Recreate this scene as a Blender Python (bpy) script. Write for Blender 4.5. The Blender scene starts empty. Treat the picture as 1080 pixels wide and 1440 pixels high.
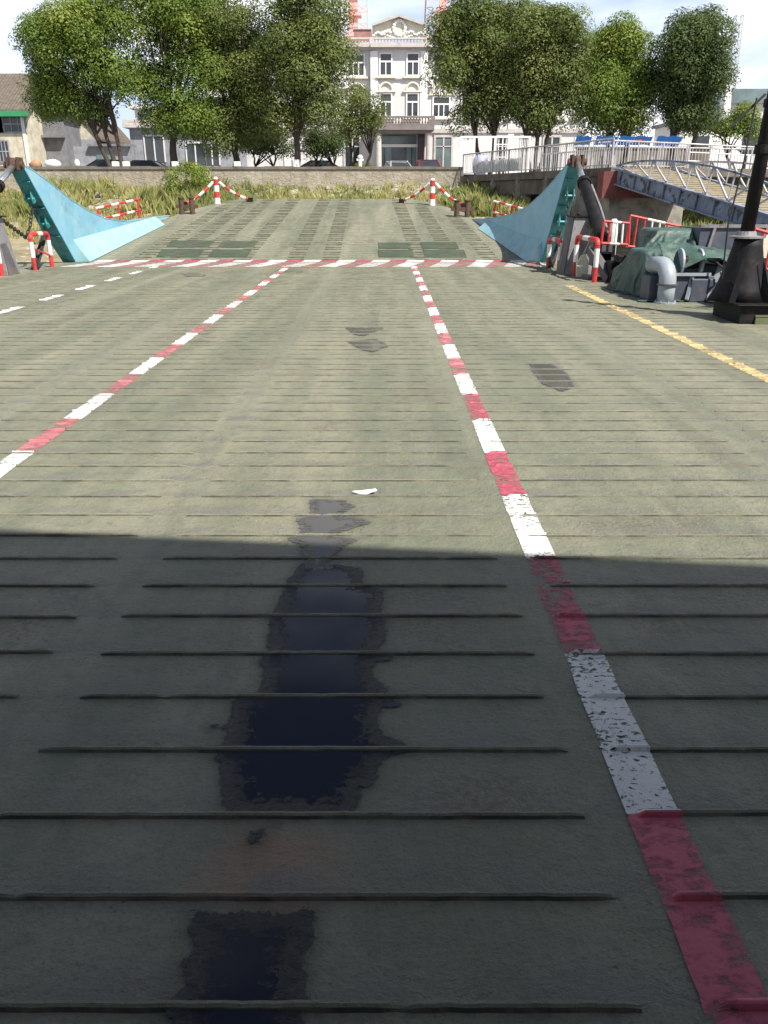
import bpy, bmesh, math, random
import numpy as np
from mathutils import Vector, Matrix
R = math.radians
random.seed(7); rng = np.random.default_rng(7)
S = bpy.context.scene
COL = S.collection

# ------------------------------------------------------------------ camera
EYE = 1.70; PITCH = R(21.45); FPX = 1120.0
cam = bpy.data.cameras.new('camera'); cam.sensor_fit = 'VERTICAL'; cam.sensor_height = 36.0
cam.lens = 36.0*FPX/1440.0; cam.clip_start = 0.05; cam.clip_end = 4000
camo = bpy.data.objects.new('camera', cam); COL.objects.link(camo)
camo.location = (0, 0, EYE); camo.rotation_euler = (R(90)-PITCH, 0, 0); S.camera = camo

# ------------------------------------------------------------------ light
SUN_EL = 52.0; SUN_AZ = 137.0          # azimuth clockwise from +Y: behind and to the right
sv = Vector((math.sin(R(SUN_AZ))*math.cos(R(SUN_EL)), math.cos(R(SUN_AZ))*math.cos(R(SUN_EL)), math.sin(R(SUN_EL))))
W = bpy.data.worlds.new('World'); S.world = W; W.use_nodes = True
nt = W.node_tree; nt.nodes.clear()
wo = nt.nodes.new('ShaderNodeOutputWorld'); bg = nt.nodes.new('ShaderNodeBackground')
sky = nt.nodes.new('ShaderNodeTexSky'); sky.sky_type = 'NISHITA'; sky.sun_disc = False
sky.sun_elevation = R(SUN_EL); sky.sun_rotation = R(SUN_AZ); sky.air_density = 1.0; sky.dust_density = 1.5; sky.ozone_density = 1.0
tc = nt.nodes.new('ShaderNodeTexCoord'); mp = nt.nodes.new('ShaderNodeMapping'); mp.inputs['Scale'].default_value = (1.6, 1.6, 5.0)
mp.inputs['Location'].default_value = (0.45, 0.3, 0.0)
cn = nt.nodes.new('ShaderNodeTexNoise'); cn.inputs['Scale'].default_value = 1.5; cn.inputs['Detail'].default_value = 6; cn.inputs['Roughness'].default_value = 0.55
cr = nt.nodes.new('ShaderNodeValToRGB'); cr.color_ramp.elements[0].position = 0.40; cr.color_ramp.elements[1].position = 0.62
mx = nt.nodes.new('ShaderNodeMix'); mx.data_type = 'RGBA'
mx.inputs[7].default_value = (16.5, 16.7, 17.2, 1)
nt.links.new(tc.outputs['Generated'], mp.inputs[0]); nt.links.new(mp.outputs[0], cn.inputs['Vector'])
nt.links.new(cn.outputs['Fac'], cr.inputs[0])
# low haze: the air whitens towards the horizon
sxy = nt.nodes.new('ShaderNodeSeparateXYZ'); nt.links.new(tc.outputs['Generated'], sxy.inputs[0])
hz = nt.nodes.new('ShaderNodeMapRange'); hz.interpolation_type = 'SMOOTHSTEP'
for i_, v_ in ((1, 0.10), (2, 0.50), (3, 0.62), (4, 0.0)): hz.inputs[i_].default_value = v_
nt.links.new(sxy.outputs['Z'], hz.inputs[0])
mh = nt.nodes.new('ShaderNodeMix'); mh.data_type = 'RGBA'; mh.inputs[7].default_value = (11.2, 13.2, 17.0, 1)
nt.links.new(hz.outputs[0], mh.inputs[0]); nt.links.new(sky.outputs[0], mh.inputs[6])
hc = nt.nodes.new('ShaderNodeMapRange'); hc.interpolation_type = 'SMOOTHSTEP'
for i_, v_ in ((1, 0.2), (2, 0.6), (3, 1.0), (4, 0.18)): hc.inputs[i_].default_value = v_
nt.links.new(sxy.outputs['Z'], hc.inputs[0])
cm = nt.nodes.new('ShaderNodeMath'); cm.operation = 'MULTIPLY'; nt.links.new(cr.outputs[0], cm.inputs[0]); nt.links.new(hc.outputs[0], cm.inputs[1])
nt.links.new(cm.outputs[0], mx.inputs[0]); nt.links.new(mh.outputs[2], mx.inputs[6]); nt.links.new(mx.outputs[2], bg.inputs[0])
bg.inputs[1].default_value = 0.055
nt.links.new(bg.outputs[0], wo.inputs[0])
sl = bpy.data.lights.new('sun', 'SUN'); sl.energy = 4.9; sl.angle = R(0.75); sl.color = (1.0, 0.95, 0.86)
so = bpy.data.objects.new('sun', sl); COL.objects.link(so); so.location = sv*50
so.rotation_euler = sv.to_track_quat('Z', 'Y').to_euler()
S.view_settings.view_transform = 'Standard'; S.view_settings.look = 'None'
S.view_settings.gamma = 1.0; S.view_settings.exposure = 0.72
S.cycles.max_bounces = 6; S.cycles.transparent_max_bounces = 12

# ------------------------------------------------------------------ pixel -> place measurements
cp, sp = math.cos(PITCH), math.sin(PITCH)
def ray(px, py):
    u = (px-540.5)/FPX; v = (py-720)/FPX
    return Vector((u, cp-v*sp, -sp-v*cp))
def at(px, py, D):                    # the point at ground distance D in front of the camera
    d = ray(px, py); t = D/d.y
    return Vector((d.x*t, D, EYE+d.z*t))
def gp(px, py, z=0.0):                # the point on the deck
    d = ray(px, py); t = (z-EYE)/d.z
    return Vector((d.x*t, d.y*t, z))

# ------------------------------------------------------------------ materials
def nn(nt, t, **kw):
    n = nt.nodes.new(t)
    for k, v in kw.items():
        try: setattr(n, k, v)
        except Exception: n.inputs[k].default_value = v
    return n
def newmat(name):
    m = bpy.data.materials.new(name); m.use_nodes = True
    nt = m.node_tree; b = nt.nodes['Principled BSDF']
    return m, nt, b
def noise(nt, vec, scale, detail=4, rough=0.55, dist=0.0):
    n = nt.nodes.new('ShaderNodeTexNoise'); n.inputs['Scale'].default_value = scale
    n.inputs['Detail'].default_value = detail; n.inputs['Roughness'].default_value = rough; n.inputs['Distortion'].default_value = dist
    nt.links.new(vec, n.inputs['Vector']); return n.outputs['Fac']
def ramp(nt, fac, p0, p1, c0=(0,0,0,1), c1=(1,1,1,1)):
    r = nt.nodes.new('ShaderNodeValToRGB'); e = r.color_ramp.elements
    e[0].position = p0; e[1].position = p1; e[0].color = c0; e[1].color = c1
    nt.links.new(fac, r.inputs[0]); return r.outputs[0]
def mix(nt, fac, a, b, mode='MIX'):
    m = nt.nodes.new('ShaderNodeMix'); m.data_type = 'RGBA'; m.blend_type = mode
    for i, x in ((0, fac), (6, a), (7, b)):
        if isinstance(x, (int, float)): m.inputs[i].default_value = x
        elif isinstance(x, (tuple, list)): m.inputs[i].default_value = (*x[:3], 1)
        else: nt.links.new(x, m.inputs[i])
    return m.outputs[2]
def math_(nt, op, a, b=0.0, clamp=False):
    m = nt.nodes.new('ShaderNodeMath'); m.operation = op; m.use_clamp = clamp
    for i, x in ((0, a), (1, b)):
        if isinstance(x, (int, float)): m.inputs[i].default_value = x
        else: nt.links.new(x, m.inputs[i])
    return m.outputs[0]
def objvec(nt, scale=(1, 1, 1), src='Object'):
    t = nt.nodes.new('ShaderNodeTexCoord'); m = nt.nodes.new('ShaderNodeMapping'); m.inputs['Scale'].default_value = scale
    nt.links.new(t.outputs[src], m.inputs[0]); return m.outputs[0]
def bump(nt, b, h, strength=0.3, dist=0.01):
    n = nt.nodes.new('ShaderNodeBump'); n.inputs['Strength'].default_value = strength; n.inputs['Distance'].default_value = dist
    nt.links.new(h, n.inputs['Height']); nt.links.new(n.outputs[0], b.inputs['Normal'])
def pm(name, col, rough=0.6, metal=0.0, var=0.25, scale=2.0, dirt=None, dp=(0.52, 0.7), dscale=3.0, bs=0.2, bscale=25.0, stretch=(1, 1, 1), spec=0.5):
    m, nt, b = newmat(name)
    v = objvec(nt, stretch)
    f = noise(nt, v, scale, 5, 0.6)
    lo = tuple(c*(1-var) for c in col); hi = tuple(min(1, c*(1+var)) for c in col)
    c = mix(nt, ramp(nt, f, 0.3, 0.7), lo, hi)
    if dirt is not None:
        g = ramp(nt, noise(nt, v, dscale, 7, 0.65, 0.4), dp[0], dp[1])
        c = mix(nt, g, c, dirt)
    nt.links.new(c, b.inputs['Base Color'])
    b.inputs['Roughness'].default_value = rough; b.inputs['Metallic'].default_value = metal
    b.inputs['Specular IOR Level'].default_value = spec
    if bs > 0: bump(nt, b, noise(nt, v, bscale, 4, 0.6), bs, 0.01)
    return m
M = {}
M['white'] = pm('white_paint', (0.72, 0.72, 0.70), 0.5, dirt=(0.45, 0.38, 0.30), dp=(0.6, 0.75), dscale=4)
M['red'] = pm('red_paint', (0.50, 0.035, 0.035), 0.45, dirt=(0.22, 0.04, 0.03), dscale=6)
M['black'] = pm('black_metal', (0.008, 0.008, 0.010), 0.6, spec=0.2, dirt=(0.028, 0.022, 0.018), dscale=5)
M['blackrub'] = pm('black_rubber', (0.018, 0.017, 0.018), 0.7)
M['grey_metal'] = pm('grey_metal', (0.20, 0.195, 0.20), 0.5, dirt=(0.12, 0.09, 0.08), dscale=5)
M['dkgrey'] = pm('dark_grey_paint', (0.085, 0.08, 0.09), 0.5, dirt=(0.13, 0.10, 0.08), dscale=4)
M['chrome'] = pm('bright_steel', (0.62, 0.63, 0.66), 0.25, 0.85, var=0.1)
M['steel'] = pm('galvanised_rail', (0.44, 0.43, 0.44), 0.45, 0.1, dirt=(0.30, 0.22, 0.17), dp=(0.56, 0.7), dscale=5)
M['blue'] = pm('sky_blue_paint', (0.20, 0.42, 0.54), 0.42, dirt=(0.30, 0.47, 0.53), dp=(0.5, 0.72), dscale=1.6, var=0.12, scale=1.0, bs=0.12, bscale=6)
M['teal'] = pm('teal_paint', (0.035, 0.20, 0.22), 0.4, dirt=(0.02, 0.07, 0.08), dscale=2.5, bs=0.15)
M['paleblue'] = pm('pale_blue_paint', (0.28, 0.47, 0.52), 0.45, dirt=(0.22, 0.42, 0.50), dscale=2.2, var=0.1)
M['tealsunlit'] = pm('sunlit_teal_paint', (0.06, 0.32, 0.33), 0.4)  # teal lightened: sunlight on the brackets put into their colour
M['concrete'] = pm('weathered_concrete', (0.30, 0.28, 0.245), 0.85, dirt=(0.09, 0.075, 0.06), dp=(0.5, 0.68), dscale=1.2, bs=0.5, bscale=12)
M['concdark'] = pm('stained_concrete', (0.16, 0.135, 0.11), 0.9, dirt=(0.05, 0.04, 0.032), dscale=1.0, bs=0.5, bscale=10, stretch=(1, 1, .4))
M['abut'] = pm('red_oxide_abutment', (0.16, 0.042, 0.04), 0.7, dirt=(0.07, 0.03, 0.03), dscale=2.5)
M['girder'] = pm('grey_blue_girder_paint', (0.20, 0.23, 0.31), 0.55, dirt=(0.05, 0.05, 0.06), dp=(0.53, 0.6), dscale=3.5)
M['gdeck'] = pm('brown_plank_walkway', (0.27, 0.23, 0.16), 0.85, dirt=(0.18, 0.15, 0.10), dscale=3, stretch=(1, 4, 1))
M['plaster'] = pm('pale_plaster', (0.59, 0.575, 0.57), 0.85, var=0.06, scale=0.4, dirt=(0.46, 0.43, 0.42), dp=(0.55, 0.8), dscale=0.5, bs=0.1)
M['plwhite'] = pm('white_stucco', (0.72, 0.71, 0.69), 0.8, var=0.05, bs=0.1)
M['plcream'] = pm('cream_stucco', (0.66, 0.62, 0.50), 0.85, var=0.06)
M['stone'] = pm('pink_grey_stone_trim', (0.48, 0.44, 0.42), 0.85, var=0.1, dirt=(0.34, 0.31, 0.29), dscale=1.5)
M['slabdk'] = pm('grey_brown_porch_stone', (0.18, 0.155, 0.145), 0.8, var=0.15)
M['glass'] = pm('window_glass', (0.03, 0.038, 0.045), 0.08, var=0.3, bs=0, spec=0.6)
M['glasslt'] = pm('shopfront_glass', (0.13, 0.17, 0.18), 0.1, var=0.3, bs=0, scale=0.6)
M['purple'] = pm('purple_brown_pillar', (0.055, 0.03, 0.04), 0.35)
M['houseplaster'] = pm('aged_cream_plaster', (0.50, 0.46, 0.36), 0.9, dirt=(0.30, 0.27, 0.22), dp=(0.5, 0.75), dscale=0.8)
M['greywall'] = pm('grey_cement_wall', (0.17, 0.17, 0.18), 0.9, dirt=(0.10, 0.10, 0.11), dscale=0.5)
M['greywall2'] = pm('blue_grey_cement_wall', (0.26, 0.27, 0.30), 0.9, dirt=(0.18, 0.18, 0.2), dscale=0.6)
M['green'] = pm('green_eave_paint', (0.03, 0.22, 0.09), 0.6)
M['banner'] = pm('blue_banner_cloth', (0.03, 0.22, 0.72), 0.6, var=0.1)
M['tarp'] = None
M['skin'] = pm('brown_bark', (0.055, 0.042, 0.034), 0.95, scale=6, stretch=(1, 1, .3), bs=0.8, bscale=18)
M['lime'] = pm('whitewash', (0.75, 0.75, 0.72), 0.9)
M['pipe'] = pm('pale_grey_blue_paint', (0.30, 0.34, 0.385), 0.45, dirt=(0.20, 0.215, 0.23), dscale=4, var=0.08)
M['navy'] = pm('navy_grey_paint', (0.06, 0.07, 0.10), 0.5, dirt=(0.11, 0.10, 0.10), dscale=4)
M['olive'] = pm('olive_base_paint', (0.10, 0.12, 0.06), 0.6)
M['cloudwhite'] = pm('white_plastic', (0.78, 0.78, 0.76), 0.5, var=0.05)
M['orange'] = pm('faded_orange_cloth', (0.34, 0.20, 0.12), 0.9)
M['bluebag'] = pm('lavender_blue_plastic', (0.36, 0.38, 0.66), 0.5)
M['carsilver'] = pm('silver_car_paint', (0.50, 0.52, 0.54), 0.25, 0.4, var=0.05, bs=0)
M['carred'] = pm('dark_red_car_paint', (0.32, 0.02, 0.03), 0.25, 0.2, var=0.05, bs=0)
M['carblack'] = pm('black_car_paint', (0.012, 0.012, 0.016), 0.2, 0.1, var=0.05, bs=0)
M['lampred'] = pm('red_lamp_glass', (0.60, 0.03, 0.03), 0.2, bs=0)
M['towerred'] = pm('tower_red_paint', (0.78, 0.40, 0.36), 0.6, var=0.05)
M['towergreen'] = pm('tower_grey_green_paint', (0.35, 0.46, 0.42), 0.6, var=0.05)
M['rust'] = pm('rusty_steel', (0.09, 0.05, 0.035), 0.85, dirt=(0.03, 0.02, 0.02), dscale=8)
M['pad'] = pm('dark_green_grip_paint', (0.05, 0.066, 0.042), 0.8, var=0.2, dirt=(0.12, 0.13, 0.085), dp=(0.55, 0.8), dscale=5)
M['yellowpaint'] = None

def weather(mat, col, scale, p0, p1, fac, stretch=(1, 1, 1)):
    nt = mat.node_tree; b = nt.nodes['Principled BSDF']; old = b.inputs['Base Color'].links[0].from_socket
    nt.links.new(mix(nt, math_(nt, 'MULTIPLY', ramp(nt, noise(nt, objvec(nt, stretch), scale, 8, .72, .4), p0, p1), fac), old, col), b.inputs['Base Color'])
weather(M['blue'], (0.12, 0.075, 0.045), 2.4, .64, .70, .8, (1, 1, .5)); weather(M['blue'], (0.34, 0.50, 0.56), 5.0, .60, .68, .4, (1, 1, .3)); weather(M['blue'], (0.06, 0.13, 0.16), 1.3, .55, .75, .5)
weather(M['paleblue'], (0.14, 0.10, 0.07), 3.0, .62, .70, .7); weather(M['paleblue'], (0.16, 0.27, 0.31), 1.5, .5, .7, .5)
weather(M['teal'], (0.06, 0.035, 0.022), 3.0, .56, .66, .8); weather(M['tealsunlit'], (0.05, 0.06, 0.05), 6, .5, .6, .7)
weather(M['plaster'], (0.30, 0.275, 0.25), .9, .52, .75, .45, (1, 1, .22)); weather(M['plwhite'], (0.42, 0.39, 0.35), 1.1, .55, .75, .4, (1, 1, .25)); weather(M['plcream'], (0.40, 0.36, 0.27), 1.6, .5, .7, .45, (1, 1, .4))
weather(M['houseplaster'], (0.17, 0.155, 0.125), .7, .5, .72, .6, (1, 1, .3)); weather(M['greywall2'], (0.11, 0.11, 0.11), .6, .5, .7, .6, (1, 1, .3))
weather(M['pipe'], (0.13, 0.075, 0.045), 5, .60, .68, .6); weather(M['black'], (0.05, 0.028, 0.018), 4, .58, .68, .6); weather(M['red'], (0.40, 0.22, 0.19), 7, .6, .68, .5); weather(M['white'], (0.20, 0.14, 0.10), 6, .60, .68, .6)
weather(M['girder'], (0.10, 0.055, 0.035), 3, .6, .68, .6)
def tile_roof():
    m, nt, b = newmat('brown_clay_tile')
    v = objvec(nt)
    w = nt.nodes.new('ShaderNodeTexWave'); w.wave_type = 'BANDS'; w.bands_direction = 'X'; w.inputs['Scale'].default_value = 1.3
    w.inputs['Distortion'].default_value = 0.6; nt.links.new(v, w.inputs[0])
    f = noise(nt, v, 3, 6)
    c = mix(nt, ramp(nt, f, 0.3, 0.7), (0.085, 0.07, 0.055), (0.15, 0.122, 0.098))
    nt.links.new(c, b.inputs['Base Color']); b.inputs['Roughness'].default_value = 0.9
    bump(nt, b, w.outputs['Fac'], 0.6, 0.05); return m
M['tile'] = tile_roof()

def leaf_mat(name, c0, c1, c2, tr=0.4):
    m, nt, b = newmat(name)
    a = nt.nodes.new('ShaderNodeAttribute'); a.attribute_name = 'tint'
    r = nt.nodes.new('ShaderNodeValToRGB'); e = r.color_ramp.elements
    e[0].position = 0.0; e[0].color = (*c0, 1); e[1].position = 1.0; e[1].color = (*c2, 1)
    k = e.new(0.55); k.color = (*c1, 1)
    nt.links.new(a.outputs['Fac'], r.inputs[0])
    nt.links.new(r.outputs[0], b.inputs['Base Color']); b.inputs['Roughness'].default_value = 0.55
    b.inputs['Specular IOR Level'].default_value = 0.3
    t = nt.nodes.new('ShaderNodeBsdfTranslucent'); ms = nt.nodes.new('ShaderNodeMixShader'); ms.inputs[0].default_value = tr
    nt.links.new(r.outputs[0], t.inputs[0])
    o = nt.nodes['Material Output']
    nt.links.new(b.outputs[0], ms.inputs[1]); nt.links.new(t.outputs[0], ms.inputs[2]); nt.links.new(ms.outputs[0], o.inputs[0])
    return m
M['leaf_bright'] = leaf_mat('bright_leaves', (0.085, 0.14, 0.025), (0.16, 0.235, 0.04), (0.28, 0.32, 0.06))
M['leaf_olive'] = leaf_mat('olive_leaves', (0.085, 0.125, 0.034), (0.155, 0.195, 0.052), (0.25, 0.27, 0.08))
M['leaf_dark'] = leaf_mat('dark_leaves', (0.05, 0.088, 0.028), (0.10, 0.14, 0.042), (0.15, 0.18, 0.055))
M['grass'] = leaf_mat('dry_bank_grass', (0.14, 0.18, 0.05), (0.31, 0.31, 0.11), (0.48, 0.42, 0.20), 0.3)
M['bush'] = leaf_mat('bush_leaves', (0.08, 0.14, 0.02), (0.19, 0.27, 0.03), (0.32, 0.35, 0.05))

# ------------------------------------------------------------------ mesh helpers
class MB:
    def __init__(s): s.v = []; s.f = []; s.m = []
    def add(s, vs, fs, mi=0):
        b = len(s.v); s.v += [tuple(v) for v in vs]; s.f += [tuple(i+b for i in f) for f in fs]; s.m += [mi]*len(fs); return s
    def box(s, c, d, rz=0.0, mi=0, mat=None):
        x, y, z = d[0]/2, d[1]/2, d[2]/2
        vs = [Vector((a*x, b*y, e*z)) for e in (-1, 1) for b in (-1, 1) for a in (-1, 1)]
        T = mat if mat is not None else Matrix.Rotation(rz, 3, 'Z')
        vs = [T @ v + Vector(c) for v in vs]
        return s.add(vs, [(0,2,3,1), (4,5,7,6), (0,1,5,4), (1,3,7,5), (3,2,6,7), (2,0,4,6)], mi)
    def span(s, p0, p1, mi=0):
        c = [(a+b)/2 for a, b in zip(p0, p1)]; d = [abs(b-a) for a, b in zip(p0, p1)]
        return s.box(c, d, 0, mi)
    def bar(s, p0, p1, w, h=None, mi=0, up=(0, 0, 1)):
        p0, p1 = Vector(p0), Vector(p1); h = h or w; d = (p1-p0)
        L = d.length
        if L < 1e-6: return s
        d = d/L; upv = Vector(up)
        if abs(d.dot(upv)) > 0.98: upv = Vector((0, 1, 0))
        x = d.cross(upv).normalized(); z = x.cross(d)
        T = Matrix((x, d, z)).transposed()
        return s.box((p0+p1)/2, (w, L, h), mi=mi, mat=T)
    def tube(s, pts, r, n=10, mi=0, caps=True):
        pts = [Vector(p) for p in pts]; rs = r if isinstance(r, (list, tuple)) else [r]*len(pts)
        vs = []; fs = []; px = None
        for i, p in enumerate(pts):
            d = (pts[min(i+1, len(pts)-1)]-pts[max(i-1, 0)]).normalized()
            if px is None:
                a = Vector((0, 0, 1)) if abs(d.z) < 0.9 else Vector((1, 0, 0)); px = d.cross(a).normalized()
            px = (px - d*px.dot(d)).normalized(); py = d.cross(px)
            for k in range(n):
                t = 2*math.pi*k/n; vs.append(p + (px*math.cos(t)+py*math.sin(t))*rs[i])
        for i in range(len(pts)-1):
            for k in range(n):
                a, b = i*n+k, i*n+(k+1) % n
                fs.append((a, b, b+n, a+n))
        if caps: fs.append(tuple(range(n-1, -1, -1))); fs.append(tuple(range((len(pts)-1)*n, len(pts)*n)))
        return s.add(vs, fs, mi)
    def lathe(s, prof, c=(0, 0, 0), n=16, mi=0, axis='Z', ph=0.0):
        vs = []; fs = []
        for r, z in prof:
            for k in range(n):
                t = 2*math.pi*k/n+ph; x, y = r*math.cos(t), r*math.sin(t)
                v = (x, y, z) if axis == 'Z' else ((z, x, y) if axis == 'X' else (x, z, y))
                vs.append(Vector(v)+Vector(c))
        for i in range(len(prof)-1):
            for k in range(n):
                a, b = i*n+k, i*n+(k+1) % n; fs.append((a, b, b+n, a+n))
        fs.append(tuple(range(n-1, -1, -1))); fs.append(tuple(range((len(prof)-1)*n, len(prof)*n)))
        return s.add(vs, fs, mi)
    def prism(s, poly, off, mi=0):       # poly: 3-D points, extruded by off
        n = len(poly); off = Vector(off); vs = [Vector(p) for p in poly]+[Vector(p)+off for p in poly]
        fs = [tuple(range(n-1, -1, -1)), tuple(range(n, 2*n))]+[(i, (i+1) % n, n+(i+1) % n, n+i) for i in range(n)]
        return s.add(vs, fs, mi)
    def ball(s, c, r, mi=0, n=10, j=0.0, seed=0):
        rr = random.Random(seed); sx, sy, sz = r if isinstance(r, (tuple, list)) else (r, r, r)
        vs = []; fs = []; m = n//2+1
        for i in range(m+1):
            p = math.pi*i/m
            for k in range(n):
                t = 2*math.pi*k/n; q = 1+rr.uniform(-j, j)
                vs.append((c[0]+sx*q*math.sin(p)*math.cos(t), c[1]+sy*q*math.sin(p)*math.sin(t), c[2]-sz*q*math.cos(p)))
        for i in range(m):
            for k in range(n):
                a, b = i*n+k, i*n+(k+1) % n; fs.append((a, b, b+n, a+n))
        return s.add(vs, fs, mi)
    def build(s, name, mats, parent=None, loc=None, smooth=False, bevel=0.0, recalc=True):
        org = Vector(ORG.get(parent.name, (0, 0, 0))) if parent is not None else Vector(loc or (0, 0, 0))
        me = bpy.data.meshes.new(name)
        me.from_pydata([(v[0]-org.x, v[1]-org.y, v[2]-org.z) for v in s.v], [], s.f)
        for m in (mats if isinstance(mats, (list, tuple)) else [mats]): me.materials.append(M[m] if isinstance(m, str) else m)
        me.polygons.foreach_set('material_index', s.m)
        if smooth: me.polygons.foreach_set('use_smooth', [True]*len(s.f))
        if recalc:
            bm = bmesh.new(); bm.from_mesh(me); bmesh.ops.recalc_face_normals(bm, faces=bm.faces); bm.to_mesh(me); bm.free()
        me.update()
        o = bpy.data.objects.new(name, me); COL.objects.link(o)
        if parent is not None: o.parent = parent; ORG[o.name] = tuple(org)
        else: o.location = org
        if bevel > 0:
            b = o.modifiers.new('bevel', 'BEVEL'); b.width = bevel; b.segments = 2; b.limit_method = 'ANGLE'
        return o
ORG = {}
def tag(o, label=None, cat=None, group=None, kind=None):
    for k, v in (('label', label), ('category', cat), ('group', group), ('kind', kind)):
        if v: o[k] = v
    return o
def thing(name, label, cat, loc=(0, 0, 0), group=None):
    o = bpy.data.objects.new(name, None); COL.objects.link(o); o.location = loc; ORG[o.name] = tuple(loc)
    o.empty_display_size = 0.2
    return tag(o, label, cat, group)
def structure(o): o['kind'] = 'structure'; return o
def dup(o, loc, label=None, rz=None):
    r = o.copy(); COL.objects.link(r); r.location = loc
    if rz is not None: r.rotation_euler = (0, 0, rz)
    if label: r['label'] = label
    for ch in list(o.children):
        c = ch.copy(); COL.objects.link(c); c.parent = r
        for g in list(ch.children):
            d = g.copy(); COL.objects.link(d); d.parent = c
    return r
def quadmesh(name, verts, nper, mat, tint=None, parent=None, loc=(0, 0, 0), smooth=False):
    """many separate polygons with nper corners each, from an (n*nper,3) array"""
    org = np.array(ORG.get(parent.name, (0, 0, 0)) if parent is not None else loc)
    v = (verts-org).astype(np.float32); n = len(v)//nper
    me = bpy.data.meshes.new(name); me.vertices.add(len(v)); me.vertices.foreach_set('co', v.ravel())
    me.loops.add(len(v)); me.loops.foreach_set('vertex_index', np.arange(len(v), dtype=np.int32))
    me.polygons.add(n); me.polygons.foreach_set('loop_start', (np.arange(n)*nper).astype(np.int32))
    try: me.polygons.foreach_set('loop_total', np.full(n, nper, dtype=np.int32))
    except Exception: pass
    me.materials.append(M[mat] if isinstance(mat, str) else mat)
    if tint is not None:
        a = me.attributes.new('tint', 'FLOAT', 'POINT'); a.data.foreach_set('value', np.repeat(tint, nper).astype(np.float32))
    me.update(calc_edges=True); me.validate()
    o = bpy.data.objects.new(name, me); COL.objects.link(o)
    if parent is not None: o.parent = parent
    else: o.location = loc
    return o

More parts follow.
